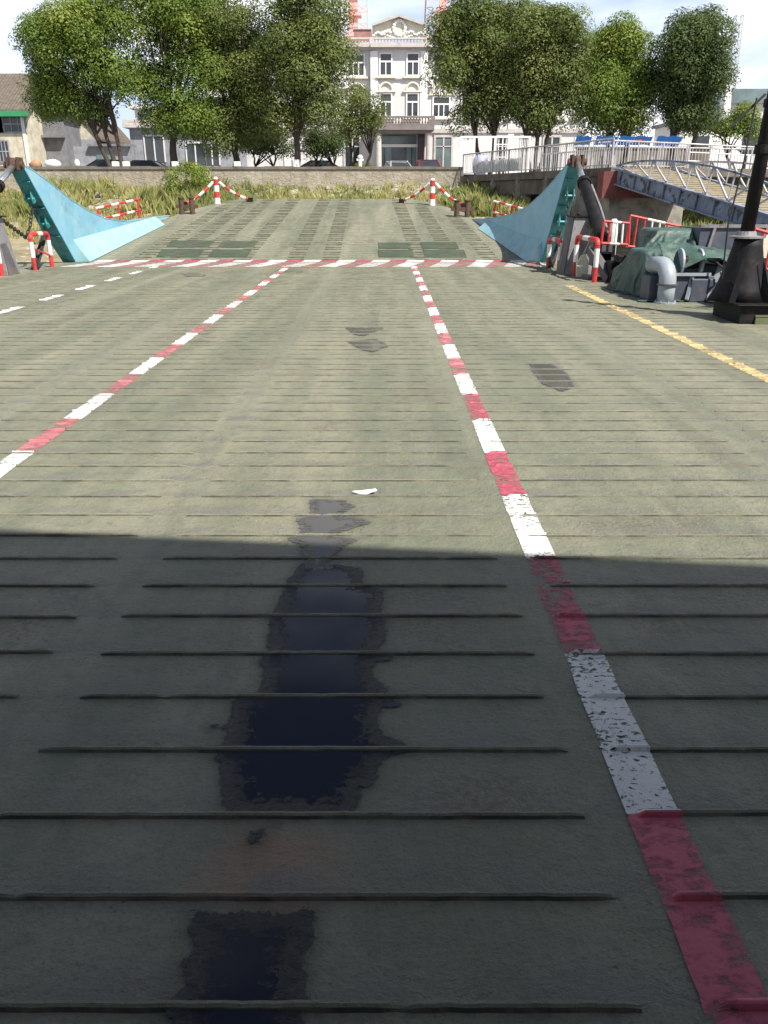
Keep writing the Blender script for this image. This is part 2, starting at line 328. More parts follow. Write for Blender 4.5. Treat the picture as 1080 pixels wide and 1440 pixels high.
# ================================================================== DECK
RIB0, RIBS = 1.269, 0.301
def deck_material():
    m, nt, b = newmat('worn_green_deck_paint')
    v = objvec(nt)
    big = noise(nt, v, 0.7, 5, 0.6)
    lanes = noise(nt, objvec(nt, (1.6, 0.07, 1)), 1.0, 4, 0.6)
    cross = noise(nt, objvec(nt, (0.7, 5.0, 1)), 1.0, 5, 0.6)
    c = mix(nt, ramp(nt, big, 0.32, 0.68), (0.136, 0.153, 0.106), (0.198, 0.206, 0.142))
    c = mix(nt, ramp(nt, lanes, 0.42, 0.72), c, (0.290, 0.280, 0.203))
    c = mix(nt, math_(nt, 'MULTIPLY', ramp(nt, cross, 0.45, 0.75), 0.55), c, (0.262, 0.244, 0.160))
    mid = noise(nt, v, 11, 7, 0.72, 0.3)
    c = mix(nt, math_(nt, 'MULTIPLY', ramp(nt, mid, 0.50, 0.72), 0.55), c, (0.085, 0.098, 0.075))
    grit = noise(nt, v, 75, 5, 0.75)
    c = mix(nt, math_(nt, 'MULTIPLY', ramp(nt, grit, 0.52, 0.64), 0.45), c, (0.075, 0.078, 0.062))
    c = mix(nt, math_(nt, 'MULTIPLY', ramp(nt, grit, 0.46, 0.32), 0.0), c, (0.3, 0.29, 0.24))
    # bare and rusty wear
    rustn = noise(nt, v, 1.1, 8, 0.68, 0.5)
    rfine = noise(nt, v, 42, 4, 0.7)
    rm = math_(nt, 'MULTIPLY', ramp(nt, rustn, 0.54, 0.68), ramp(nt, rfine, 0.42, 0.58))
    c = mix(nt, math_(nt, 'MULTIPLY', rm, 0.8), c, (0.125, 0.085, 0.064))
    # rust patch beside the puddle
    def spot(x, y, rx, ry, soft=0.5):
        t = nt.nodes.new('ShaderNodeTexCoord'); mpn = nt.nodes.new('ShaderNodeMapping'); mpn.vector_type = 'POINT'
        mpn.inputs['Location'].default_value = (-x/rx, -y/ry, 0); mpn.inputs['Scale'].default_value = (1/rx, 1/ry, 0)
        nt.links.new(t.outputs['Object'], mpn.inputs[0])
        l = nt.nodes.new('ShaderNodeVectorMath'); l.operation = 'LENGTH'; nt.links.new(mpn.outputs[0], l.inputs[0])
        d = math_(nt, 'ADD', l.outputs['Value'], math_(nt, 'MULTIPLY', math_(nt, 'SUBTRACT', noise(nt, v, 9, 6, 0.7), 0.5), 1.4))
        return ramp(nt, d, 0.45, 0.45+soft, (1, 1, 1, 1), (0, 0, 0, 1))
    p = gp(385, 1222); s1 = spot(p.x, p.y, 0.26, 0.19)
    c = mix(nt, math_(nt, 'MULTIPLY', s1, math_(nt, 'ADD', math_(nt, 'MULTIPLY', ramp(nt, rfine, 0.35, 0.6), 0.35), 0.65)), c, (0.27, 0.175, 0.115))
    for (qx, qy, rx, ry) in ((680, 1120, 0.28, 0.13), (590, 880, 0.4, 0.3), (600, 840, .35, .16), (1060, 830, .4, .3), (900, 740, .5, .2)):
        p = gp(qx, qy); s2 = spot(p.x, p.y, rx, ry)
        c = mix(nt, math_(nt, 'MULTIPLY', s2, math_(nt, 'MULTIPLY', ramp(nt, rfine, 0.45, 0.62), 0.75)), c, (0.12, 0.085, 0.07))
    # trodden-in dirt and flaking paint caught behind the bars
    tcd = nt.nodes.new('ShaderNodeTexCoord'); sd_ = nt.nodes.new('ShaderNodeSeparateXYZ'); nt.links.new(tcd.outputs['Object'], sd_.inputs[0])
    yy = math_(nt, 'FRACT', math_(nt, 'DIVIDE', math_(nt, 'SUBTRACT', sd_.outputs['Y'], RIB0), RIBS))
    bd = math_(nt, 'MULTIPLY', ramp(nt, yy, 0.05, 0.50, (1, 1, 1, 1), (0, 0, 0, 1)), ramp(nt, noise(nt, v, 2.6, 7, .7, .5), 0.44, 0.60))
    spk = noise(nt, objvec(nt, (.7, 1.3, 1)), 55, 6, .78)
    c = mix(nt, math_(nt, 'MULTIPLY', bd, .60), c, mix(nt, ramp(nt, noise(nt, v, 3.1, 5, .6), .42, .62), (0.125, 0.118, 0.095), (0.135, 0.092, 0.078)))
    c = mix(nt, math_(nt, 'MULTIPLY', bd, ramp(nt, spk, .52, .60)), c, (0.042, 0.040, 0.036))
    c = mix(nt, math_(nt, 'MULTIPLY', bd, ramp(nt, spk, .40, .34)), c, (0.24, 0.235, 0.205))
    # tiny dark pits
    vo = nt.nodes.new('ShaderNodeTexVoronoi'); vo.inputs['Scale'].default_value = 26; nt.links.new(v, vo.inputs['Vector'])
    pit = math_(nt, 'MULTIPLY', ramp(nt, vo.outputs['Distance'], 0.10, 0.22, (1, 1, 1, 1), (0, 0, 0, 1)), ramp(nt, noise(nt, v, 2.3, 5, .6), 0.58, 0.68))
    c = mix(nt, math_(nt, 'MULTIPLY', pit, 0.75), c, (0.045, 0.045, 0.04))
    # light scuffs
    sc = ramp(nt, noise(nt, objvec(nt, (6, 1.2, 1)), 3.0, 8, 0.75, 0.6), 0.66, 0.74)
    c = mix(nt, math_(nt, 'MULTIPLY', sc, 0.35), c, (0.36, 0.35, 0.30))
    # smeared tyre grime, oil drips and chipped paint
    gr = ramp(nt, noise(nt, objvec(nt, (2.2, .35, 1)), 1.6, 7, .7, .3), 0.52, 0.70)
    c = mix(nt, math_(nt, 'MULTIPLY', gr, .32), c, (0.075, 0.08, 0.066))
    ch = math_(nt, 'MULTIPLY', ramp(nt, noise(nt, v, 17, 8, .78, .2), 0.615, 0.64), ramp(nt, noise(nt, v, 1.7, 4, .6), .42, .62))
    c = mix(nt, math_(nt, 'MULTIPLY', ch, .75), c, (0.06, 0.052, 0.045))
    c2h = math_(nt, 'MULTIPLY', ramp(nt, noise(nt, objvec(nt, (1, 1, 1)), 23, 8, .78, .4), 0.64, 0.665), ramp(nt, noise(nt, v, .9, 4, .6), .45, .62))
    c = mix(nt, math_(nt, 'MULTIPLY', c2h, .6), c, (0.34, 0.33, 0.28))
    nt.links.new(c, b.inputs['Base Color'])
    rr = nt.nodes.new('ShaderNodeMapRange'); nt.links.new(noise(nt, v, 5, 6, .7), rr.inputs[0]); rr.inputs[3].default_value = 0.42; rr.inputs[4].default_value = 0.72
    nt.links.new(rr.outputs[0], b.inputs['Roughness'])
    h = math_(nt, 'ADD', math_(nt, 'MULTIPLY', noise(nt, v, 34, 7, 0.72), 0.9), noise(nt, v, 5, 4, 0.6))
    h = math_(nt, 'ADD', h, math_(nt, 'MULTIPLY', mid, 0.5))
    h = math_(nt, 'SUBTRACT', h, math_(nt, 'MULTIPLY', pit, 0.5))
    h = math_(nt, 'ADD', h, math_(nt, 'MULTIPLY', math_(nt, 'MULTIPLY', bd, spk), 1.6))
    h = math_(nt, 'ADD', h, math_(nt, 'MULTIPLY', grit, 0.35))
    bump(nt, b, h, 0.85, 0.020)
    return m
M['deck'] = deck_material()

HINGE = 24.0; XL, XR = -8.9, 4.5
RIB0, RIBS = 1.269, 0.301
COLS = [(-8.95, -7.35), (-7.15, -5.38), (-5.18, -3.37), (-3.17, -1.35), (-1.13, 0.595), (0.775, 2.59), (2.83, 4.55)]
def rib_y(n): return RIB0+RIBS*n
PROF = [(-0.016, 0.0), (-0.008, 0.008), (-0.001, 0.0125), (0.009, 0.009), (0.013, 0.0)]
d = MB()
DX0, DX1, DY0 = -10.6, 8.6, -16.0
d.add([(DX0, DY0, 0), (DX1, DY0, 0), (DX1, HINGE+.15, 0), (DX0, HINGE+.15, 0)], [(0, 1, 2, 3)])
for n in range(-4, 76):
    y0 = rib_y(n)
    for ci, (a, b) in enumerate(COLS):
        rr = random.Random(n*31+ci)
        a2, b2 = a+rr.uniform(-.02, .02), b+rr.uniform(-.02, .02)
        near = y0 < 7; k = 44 if near else 8
        yo = rr.uniform(-.008, .008)
        vs = []; fs = []; mis = []
        for i in range(k+1):
            x = a2+(b2-a2)*i/k
            wob = (rr.uniform(-.0014, .0014) if near else 0)
            hs = 1+(rr.uniform(-.10, .10) if near else 0)
            if i in (0, k): hs *= .55
            if rr.random() < 0.012: hs *= .35
            for (py_, pz_) in PROF: vs.append((x, y0+yo+wob+py_, pz_*hs+ (-0.001 if pz_ == 0 else 0)))
        for i in range(k):
            for j in range(4):
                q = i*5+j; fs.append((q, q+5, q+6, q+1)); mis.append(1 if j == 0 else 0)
        fs.append((0, 1, 2, 3, 4)); fs.append(tuple(k*5+j for j in (4, 3, 2, 1, 0)))
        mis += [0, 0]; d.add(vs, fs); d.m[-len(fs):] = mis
M['ribnear'] = pm('dark_rib_near_face', (0.055, 0.052, 0.040), .9, dirt=(0.13, 0.125, 0.09), dp=(0.44, 0.58), dscale=4, scale=9)  # darker tone on the near lower face of every rib
deck = structure(d.build('ferry_deck', ['deck', 'ribnear'], recalc=False))
hull = MB(); hull.span((DX0, DY0, -1.6), (DX1, HINGE+.1, -0.012))
structure(hull.build('ferry_hull', 'navy'))
edge = MB(); 
edge.span((DX0, 2, 0.0), (DX0+.12, HINGE-.5, .12)); edge.span((DX1-.12, 2, 0.0), (DX1, HINGE-.5, .12))
structure(edge.build('deck_edge_kerb', 'dkgrey'))

# bridge house of the ferry, unseen: throws the deck shadow; canopy extended forward overhead to cut sky light
SH = 4.13                                    # where the shadow edge meets the deck under the lens
HB = 4.7; HT = 5.2
yb = SH + HT*(sv.y/sv.z)
h = MB(); h.span((-13, yb-9, HB), (22, yb, HT))
for x in (-10, -4, 5, 8.4): h.span((x-.2, yb-5.2, 0), (x+.2, yb-4.8, HB-.004))
h.span((-10.4, yb-9, 0.0), (8.5, yb-6.6, HB-.004))
h.span((-9, yb-8.8, HT+.004), (7, yb-4.2, HT+3))
for i in range(7): h.span((-8.4+i*2.2, yb-4.2, HT+1.2), (-6.9+i*2.2, yb-4.17, HT+2.4), 1)
bh = structure(h.build('bridge_house_shade_canopy', ['dkgrey', 'glass'], loc=(0, 0, 0)))
bh.rotation_euler = (0, 0, R(-6.5)); 

# ------------------------------------------------------------------ painted lines
def paint_mat(name, col, wear0, wear1, dscale=22.0, soft=0.6, ghost=0.0):
    m, nt, b = newmat(name); v = objvec(nt)
    c = mix(nt, ramp(nt, noise(nt, v, 6, 6, .7), .35, .7), tuple(x*0.8 for x in col), col)
    nt.links.new(c, b.inputs['Base Color']); b.inputs['Roughness'].default_value = 0.55
    vo = noise(nt, objvec(nt, (0.8, 1.3, 1)), dscale, 7, 0.68, 0.3)
    mod = noise(nt, v, 2.2, 4, .6)
    t = math_(nt, 'ADD', vo, math_(nt, 'MULTIPLY', math_(nt, 'SUBTRACT', mod, .5), soft))
    a = nt.nodes.new('ShaderNodeAttribute'); a.attribute_name = 'edge'
    t = math_(nt, 'ADD', t, math_(nt, 'MULTIPLY', a.outputs['Fac'], .035))
    al = ramp(nt, t, wear0, wear1)
    nt.links.new(al, b.inputs['Alpha'])
    bump(nt, b, noise(nt, v, 40, 5, .65), .3, .01)
    return m
M['linewhite'] = paint_mat('white_line_paint', (0.70, 0.71, 0.69), 0.40, 0.44, 46.0, .45)
M['linered'] = paint_mat('red_line_paint', (0.50, 0.085, 0.135), 0.32, 0.56, 18.0, .8)
M['lineyellow'] = paint_mat('yellow_line_paint', (0.52, 0.40, 0.19), 0.34, 0.50)
M['faded'] = paint_mat('faded_red_line_paint', (0.50, 0.17, 0.19), 0.34, 0.58, 9.0, .7)
def rib_h(x, y):
    n = round((y-RIB0)/RIBS); dy = abs(y-rib_y(n))
    on = any(a-.01 < x < b+.01 for a, b in COLS)
    if not on or dy > .016: return 0
    return 0.0145*(1-(dy/.016)**2)
def strip(name, xc, w, segs, z=0.0035):
    """a line of paint along the ship; segs = (y0,y1,material index); it drapes over the ribs it crosses"""
    mb = MB(); ed = []
    for (y0, y1, mi) in segs:
        ys = set(np.linspace(y0, y1, max(2, int((y1-y0)/.12)+1)))
        for n in range(-5, 80):
            yr = rib_y(n)
            if y0-.02 < yr < y1+.02:
                for q in (-.016, -.011, -.006, 0, .006, .011, .016): ys.add(min(max(yr+q, y0), y1))
        ys = sorted(ys); xs = np.linspace(-w/2, w/2, 7)
        rr = random.Random(int(y0*97)); vs = []; fs = []
        for y in ys:
            wl = rr.uniform(-.004, .004)
            for i, x in enumerate(xs):
                X = xc+x+(wl if i in (0, 6) else 0); vs.append((X, y, z+rib_h(X, y)))
                ed.append(-1.0 if i in (0, 6) else (0.0))
        for j in range(len(ys)-1):
            for i in range(6):
                q = j*7+i; fs.append((q, q+1, q+8, q+7))
        mb.add(vs, fs, mi)
    o = structure(mb.build(name, ['linewhite', 'linered', 'faded'], recalc=False))
    a = o.data.attributes.new('edge', 'FLOAT', 'POINT'); a.data.foreach_set('value', ed)
    return o
def dashes(start, L, first, y_end):
    out = []; y = start; k = first
    while y < y_end: out.append((y, min(y+L, y_end), k)); y += L; k = 1-k
    return out
P0, DL = rib_y(2), RIBS*3
strip('lane_line', 0.80, 0.158, [(s[0], s[1], 2 if s[2] == 1 and s[0] > 7 else s[2]) for s in dashes(P0-DL*2, DL, 0, 22.4)])
strip('lane_line', -2.59, 0.158, [(s[0], s[1], 2 if s[2] == 1 else s[2]) for s in dashes(P0-DL*2, DL, 1, 22.4)])
seg = [s for s in dashes(P0+DL*.25, DL, 0, 22.4) if s[0] > 8]
strip('lane_line', -6.15, 0.158, [s for s in seg if s[2] == 0])
ys = MB(); eds = []
def ystrip():
    p0, p1 = gp(800, 402), gp(1085, 536); q1 = p1+(p1-p0)*.6
    n = 1100; dv = (q1-p0); nv = Vector((-dv.y, dv.x, 0)).normalized(); vs = []; fs = []
    for i in range(n+1):
        c = p0+dv*(i/n)
        for j in range(5):
            e = c+nv*(j/4-.5)*.17; vs.append((e.x, e.y, .0035+rib_h(e.x, e.y))); eds.append(-.8 if j in (0, 4) else 0)
    for i in range(n):
        for j in range(4): q = i*5+j; fs.append((q, q+1, q+6, q+5))
    ys.add(vs, fs)
ystrip()
yo = structure(ys.build('yellow_edge_line', 'lineyellow', recalc=False)); yo.data.attributes.new('edge', 'FLOAT', 'POINT').data.foreach_set('value', eds)
# hinge band: slanted red and white stripes
hb2 = MB(); ed2 = []
hb = MB(); x = XL+.1; k = 0; ed = []
while x < XR-.2:
    w = .50; x1 = min(x+w, XR); sk = .42; x0s, x1s = min(x+sk, XR), min(x1+sk, XR)
    hb.add([(x, 22.35, .004), (x1, 22.35, .004), (x1s, 24.0, .004), (x0s, 24.0, .004)], [(0, 1, 2, 3)], k % 2)
    x2, x3 = min(x0s+.09, XR-.3), min(x1s+.09, XR-.3)
    if x3 > x2+.05: hb2.add([(x0s, 24.05, .012), (x1s, 24.05, .012), (x3, 24.35, .0515), (x2, 24.35, .0515)], [(0, 1, 2, 3)], k % 2); ed2 += [0]*4
    if k % 5 == 2 or k in (8, 13): hb.m[-1] = 2 if k % 2 == 1 else 0
    if k % 2 == 1: hb.m[-1] = 2
    ed += [0]*4; x = x1; k += 1
hbo = structure(hb.build('hinge_stripe_band', ['linewhite', 'linered', 'faded'], recalc=False)); hbo.data.attributes.new('edge', 'FLOAT', 'POINT').data.foreach_set('value', ed)

# ------------------------------------------------------------------ puddles
def puddle_mat(name, base, deep0=0.05, lo=0.10, rough=.04):
    m, nt, b = newmat(name); v = objvec(nt)
    a = nt.nodes.new('ShaderNodeAttribute'); a.attribute_name = 'depth'
    n1 = noise(nt, objvec(nt, (1, 1.6, 1)), 26, 6, .7, .3); n2 = noise(nt, v, 7, 4, .6)
    e = math_(nt, 'ADD', a.outputs['Fac'], math_(nt, 'ADD', math_(nt, 'MULTIPLY', math_(nt, 'SUBTRACT', n1, .5), .07), math_(nt, 'MULTIPLY', math_(nt, 'SUBTRACT', n2, .5), .07)))
    al = math_(nt, 'ADD', math_(nt, 'MULTIPLY', ramp(nt, e, -.008, .0), .86), math_(nt, 'MULTIPLY', ramp(nt, math_(nt, 'ADD', e, .05), 0.0, .06), .14))
    dp = ramp(nt, math_(nt, 'ADD', e, math_(nt, 'MULTIPLY', math_(nt, 'SUBTRACT', n1, .5), .16)), deep0-.015, deep0+.02)
    c = mix(nt, dp, mix(nt, ramp(nt, n1, .4, .6), tuple(x*.5 for x in base), tuple(sum(base)/3*k_ for k_ in (1.7, 1.7, 1.85))), base)
    nt.links.new(c, b.inputs['Base Color']); nt.links.new(al, b.inputs['Alpha'])
    r = nt.nodes.new('ShaderNodeMapRange'); nt.links.new(dp, r.inputs[0]); r.inputs[3].default_value = .30; r.inputs[4].default_value = rough
    nt.links.new(r.outputs[0], b.inputs['Roughness']); b.inputs['IOR'].default_value = 1.36
    bn = nt.nodes.new('ShaderNodeBump'); bn.inputs['Distance'].default_value = .012
    nt.links.new(math_(nt, 'MULTIPLY', n1, math_(nt, 'SUBTRACT', 1.0, dp)), bn.inputs['Height']); bn.inputs['Strength'].default_value = .7
    nt.links.new(bn.outputs[0], b.inputs['Normal'])
    return m
M['puddle'] = puddle_mat('puddle_water', (0.016, 0.0175, 0.028))
M['puddle_thin'] = puddle_mat('thin_wet_film', (0.085, 0.082, 0.075), .03, rough=.12)
def sdist(P, poly):
    poly = np.array(poly); n = len(poly); dmin = np.full(len(P), 1e9); inside = np.zeros(len(P), bool)
    for i in range(n):
        a, b = poly[i], poly[(i+1) % n]; ab = b-a
        t = np.clip(((P-a)@ab)/(ab@ab+1e-12), 0, 1); dd = np.linalg.norm(P-(a+t[:, None]*ab), axis=1); dmin = np.minimum(dmin, dd)
        cond = ((a[1] > P[:, 1]) != (b[1] > P[:, 1]))
        with np.errstate(divide='ignore', invalid='ignore'):
            xi = (b[0]-a[0])*(P[:, 1]-a[1])/(b[1]-a[1])+a[0]
        inside ^= cond & (P[:, 0] < xi)
    return np.where(inside, dmin, -dmin)
def puddle(name, pix, cell, mat, z=.0045):
    z = .0040+.0005*len([o_ for o_ in COL.objects if o_.name.startswith('puddle')])
    poly = [(gp(*p).x, gp(*p).y) for p in pix]; A = np.array(poly)
    x0, y0 = A.min(0)-.14; x1, y1 = A.max(0)+.14
    nx, ny = int((x1-x0)/cell)+2, int((y1-y0)/cell)+2
    gx, gy = np.meshgrid(x0+np.arange(nx)*cell, y0+np.arange(ny)*cell)
    P = np.stack([gx.ravel(), gy.ravel()], 1); s = sdist(P, poly)
    vs = [(p[0], p[1], z) for p in P]; fs = []
    for j in range(ny-1):
        for i in range(nx-1):
            q = j*nx+i; idx = (q, q+1, q+nx+1, q+nx)
            if max(s[k] for k in idx) > -.12: fs.append(idx)
    mb = MB(); mb.add(vs, fs)
    o = structure(mb.build(name, mat, recalc=False)); o.data.attributes.new('depth', 'FLOAT', 'POINT').data.foreach_set('value', s.astype(np.float32))
    return o
def z3(l): return [(200+x/2.4545, 660+y/2.4545) for x, y in l]
puddle('puddle', z3([(550,325),(500,385),(470,470),(435,525),(440,560),(430,640),(410,660),(418,700),(395,782),(310,800),(290,880),(240,885),(285,905),(285,960),(245,985),(265,1020),(275,1120),(300,1185),(410,1205),(700,1192),(745,1160),(750,1110),(800,1090),(840,1000),(930,967),(830,922),(815,870),(830,830),(905,812),(830,790),(850,765),(795,700),(800,672),(875,655),(825,630),(845,540),(825,500),(838,415),(770,400),(755,345),(690,328)]), .02, 'puddle')
puddle('puddle', z3([(580,105),(700,105),(740,130),(680,160),(760,172),(788,186),(700,215),(660,232),(745,242),(690,270),(650,315),(655,345),(560,345),(565,312),(548,262),(490,240),(545,230),(545,200),(525,175),(580,162)]), .02, 'puddle_thin')
puddle('puddle', [(272,1281),(330,1285),(447,1281),(436,1306),(443,1322),(420,1346),(434,1372),(426,1395),(440,1414),(425,1424),(432,1450),(420,1500),(405,1560),(250,1560),(236,1480),(246,1440),(232,1420),(258,1385),(244,1364),(276,1335),(262,1310)], .015, 'puddle')
puddle('puddle', [(348,1168),(385,1160),(372,1178),(360,1198),(350,1192)], .015, 'puddle')
puddle('puddle', [(486,461),(540,462),(512,473),(498,471)], .04, 'puddle_thin')
puddle('puddle', [(488,480),(530,477),(548,487),(526,496),(508,492)], .04, 'puddle_thin')
puddle('puddle', [(744,511),(776,512),(800,527),(808,544),(790,551),(762,540),(752,526)], .04, 'puddle_thin')
puddle('puddle', [(255,385),(290,386),(286,390),(262,389)], .05, 'puddle_thin')
puddle('puddle', [(400,380),(428,381),(425,384),(402,383)], .05, 'puddle_thin')

# paint flake lying on the deck
p = gp(515, 694); fl = MB(); rr = random.Random(3)
ring = [(p.x+.075*(1+rr.uniform(-.3, .2))*math.cos(t)*1.0, p.y+.035*(1+rr.uniform(-.3, .3))*math.sin(t), .006+.02*max(0, math.cos(t))) for t in np.linspace(0, 2*math.pi, 13)[:-1]]
fl.prism(ring, (0, 0, .006))
tag(fl.build('paint_flake', 'white', loc=(p.x, p.y, 0)), 'small white curled paint flake lying above the top of the long dark puddle', 'debris')

# ================================================================== RAMP
SLOPE = 0.131
def rz_(y): return (y-HINGE)*SLOPE
rmp = thing('boarding_ramp', 'wide grey green steel boarding ramp sloping up to the bank between two blue side plates', 'ramp', (-2.2, HINGE, 0))
OUT = [(-8.9, 24.02), (4.5, 24.02), (3.15, 33.2), (2.1, 35.8), (1.2, 37.0), (-6.2, 37.0), (-7.0, 35.8), (-7.95, 33.2)]
mb = MB(); mb.prism([(x, y, rz_(y)-.22) for x, y in OUT], (0, 0, .22))
def ramp_edge(y):
    t = (y-24.02)/(33.2-24.02)
    if t <= 1: return -8.9+.95*t, 4.5-1.35*t
    t2 = min(1, (y-33.2)/3.8); return -7.95+1.75*t2, 3.15-1.95*t2
for i in range(84):                                   # full-width low ribs, broken by gaps
    y = 24.3+i*.15; a, b = ramp_edge(y); a += .45; b -= .45
    if True and i % 2 == 0:
        x = a
        while x < b-.3:
            L = random.Random(i*7+int(x*10)).uniform(1.0, 2.2); e = min(b, x+L)
            mb.span((x, y-.010, rz_(y)-.004), (e, y+.010, rz_(y)+.013)); x = e+.14
    if i % 5 in (1, 3, 4): continue
    for xc in (-7.15, -6.3, -5.4, -4.15, -2.6, -1.56, 1.07, 2.05, 3.15):
        xx = -2.2+(xc+2.2)*(1-.012*(y-24)); 
        if a < xx-.25 and xx+.25 < b: mb.span((xx-.25, y+.03, rz_(y)), (xx+.25, y+.075, rz_(y)+.035), 1)
M['rampbar'] = pm('dark_grip_bar', (0.075, 0.076, 0.055), .9, dirt=(0.17, 0.165, 0.115), dp=(.42, .60), dscale=3)
mb.build('ramp_plate', ['deck', 'rampbar'], rmp, recalc=False)
sb = hb2.build('stripe_band', ['linewhite', 'linered', 'faded'], rmp, recalc=False); sb.data.attributes.new('edge', 'FLOAT', 'POINT').data.foreach_set('value', ed2)
for (pxs) in ((234,294,339,348,8),(220,280,351,362,8),(306,356,340,348.5,8),(292,347,351.5,362,8),(533,578,342,350,-1),(533,582,352,362,-1),(595,646,341,350,-4),(599,657,352,363,-4)):
    x0, x1, ya, yb_, sk = pxs
    def rp(px, py):
        dd = ray(px, py); t = (-EYE-.0*SLOPE-HINGE*SLOPE)/(dd.z-dd.y*SLOPE); return Vector((dd.x*t, dd.y*t, EYE+dd.z*t+.006))
    c4 = [rp(x0, yb_), rp(x1, yb_), rp(x1+sk, ya), rp(x0+sk, ya)]
    q = MB(); q.prism(c4, (0, 0, .012)); q.build('grip_pad', 'pad', rmp)
# blue side plates
def on_plane(px, py, p0, p1):       # ray with the vertical plane through two floor points
    n = Vector((p1[1]-p0[1], p0[0]-p1[0], 0)); dd = ray(px, py); t = n.dot(Vector((p0[0], p0[1], 0))-Vector((0, 0, 0)))/n.dot(dd)
    return Vector((dd.x*t, dd.y*t, EYE+dd.z*t))
def side_plate(side):
    if side < 0:
        A, B = (-8.9, 24.0), (-8.05, 31.7)
        top = [(33,233),(47,240),(70,257),(100,281),(125,297),(150,308),(180,312),(212,307),(240,303.5)]; bot = [(222,313),(180,329),(140,349),(107,367.5)]
        lab = 'light blue side plate'; mtl = 'blue'
    else:
        A, B = (4.53, 24.0), (3.38, 31.0)
        top = [(800,229),(790,241),(776,258),(760,275),(742,291),(722,301),(700,306),(680,308),(662,309)]; bot = [(675,317),(700,332),(735,351),(761,368)]
        lab = 'light blue side plate'; mtl = 'blue'
    P = [on_plane(x, y, A, B) for x, y in top+bot]
    out = Vector((side, 0, 0)); ax = Vector((B[0]-A[0], B[1]-A[1], 0)).normalized()
    out = Vector((ax.y*side, -ax.x*side, 0))
    q = MB(); q.prism(P, out*.025)
    root = rmp
    pl = q.build('side_plate', mtl, root)
    # rim along the curved top
    q = MB()
    for i in range(len(top)-1): q.bar(P[i]+out*.06+Vector((0, 0, .012)), P[i+1]+out*.06+Vector((0, 0, .012)), .14, .02)
    q.build('plate_rim', mtl, pl)
    # wide end plate up the lever edge
    a, b = P[0], P[-1]; e = (a-b).normalized(); w = .42
    q = MB(); poly = [b-out*.0, a, a+out*w*.75-Vector((0, 0, .15)), b+e*.35*(b-a).length+out*(w+.05), b+out*(w*.9)]
    nrm = e.cross(out).normalized(); 
    if nrm.y > 0: nrm = -nrm
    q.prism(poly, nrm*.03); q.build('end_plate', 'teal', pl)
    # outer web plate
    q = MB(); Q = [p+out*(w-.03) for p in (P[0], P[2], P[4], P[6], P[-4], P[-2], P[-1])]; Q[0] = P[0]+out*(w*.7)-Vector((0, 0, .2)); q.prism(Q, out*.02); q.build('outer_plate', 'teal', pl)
    # brackets on the end plate
    for k, (f, s) in enumerate(((.72, .16), (.46, .15))):
        q = MB(); c = b+(a-b)*f+out*.22+nrm*.03
        for ss in (-.09, .09):
            q.prism([c+out*ss+e*s*1.5, c+out*ss-e*s, c+out*ss-e*s*.6+nrm*s*1.2, c+out*ss+nrm*s*.9+e*s*.4], out*.025)
        q.tube([c-out*.13+nrm*s*.7, c+out*.15+nrm*s*.7], .03, 8)
        q.build('lug_bracket', 'tealsunlit', pl)
    for f in (.30, .6, .86):
        q = MB(); c = b+(a-b)*f+nrm*.03; q.prism([c+out*.02, c+out*.38, c+out*.38+nrm*.05, c+out*.02+nrm*.05], e*.02); q.build('stiffener', 'teal', pl)
    # sloping kick plate along the foot
    q = MB(); inn = -out
    up0 = (.60 if side < 0 else .55)
    strips = []
    N = 9
    for i in range(N):
        t = i/(N-1); y = 24.05+(30.4-24.05)*t if side < 0 else 24.05+(29.6-24.05)*t
        f = (y-A[1])/(B[1]-A[1]); x = A[0]+(B[0]-A[0])*f
        hgt = up0*(1-.55*t)
        base = Vector((x, y, rz_(y)+.012)); strips.append((base+inn*.42*(1-.2*t), base+inn*.004+Vector((0, 0, hgt))))
    vs = [p for s2 in strips for p in s2]; q.add(vs, [(2*i, 2*i+2, 2*i+3, 2*i+1) for i in range(N-1)])
    b0 = len(q.v); q.add([strips[0][0], strips[0][1], Vector((A[0], 24.05, .012))], [(0, 1, 2)]); e0 = strips[-1]
    q.add([e0[0], e0[1], e0[0]-inn*.3], [(0, 1, 2)])
    q.build('kick_plate', 'paleblue' if side < 0 else 'paleblue', pl)
    return P[0], P[-1], out, nrm, e
topL = side_plate(-1); topR = side_plate(1)

# hydraulic cylinders and their pedestals
def cylinder(side, top, foot, label):
    a = Vector(top); b = Vector(foot); dv = (b-a).normalized(); L = (b-a).length
    t = thing('hydraulic_cylinder', label, 'hydraulic cylinder', tuple(b), 'hydraulic cylinders of the ramp')
    q = MB(); q.tube([a, a+dv*L*.36], .075, 14); q.build('piston_rod', 'chrome', t, smooth=True)
    q = MB(); q.tube([a+dv*L*.28, a+dv*L*.30, a+dv*L*.302, a+dv*L*.97], [.15, .15, .135, .135], 18); q.tube([a+dv*L*.27, a+dv*L*.31], .165, 18); q.tube([a+dv*L*.90, a+dv*L*.96], .16, 18)
    q.build('barrel', 'black', t)
    q = MB(); ax = Vector((1, 0, 0))
    for s in (-1, 1): q.box(a+ax*s*.13-dv*.05, (.05, .34, .3))
    q.tube([a-ax*.24, a+ax*.24], .085, 12); q.ball(a-dv*.02, (.14, .17, .16), n=10); q.build('clevis', 'rust', t)
    q = MB()
    q.tube([a+dv*L*.32+Vector((side*.17, 0, 0)), a+dv*L*.6+Vector((side*.2, 0, .0)), a+dv*L*.95+Vector((side*.18, 0, 0))], .03, 8)
    q.build('oil_pipe', 'grey_metal', t)
    q = MB(); q.box(b+Vector((0, -.02, -.25)), (.5, .3, .5)); q.box((b.x, b.y-.02, .04), (.7, .6, .08)); q.box((b.x, b.y-.02, b.z*.35), (.34, .3, b.z*.7)); q.build('foot_bracket', 'dkgrey', t)
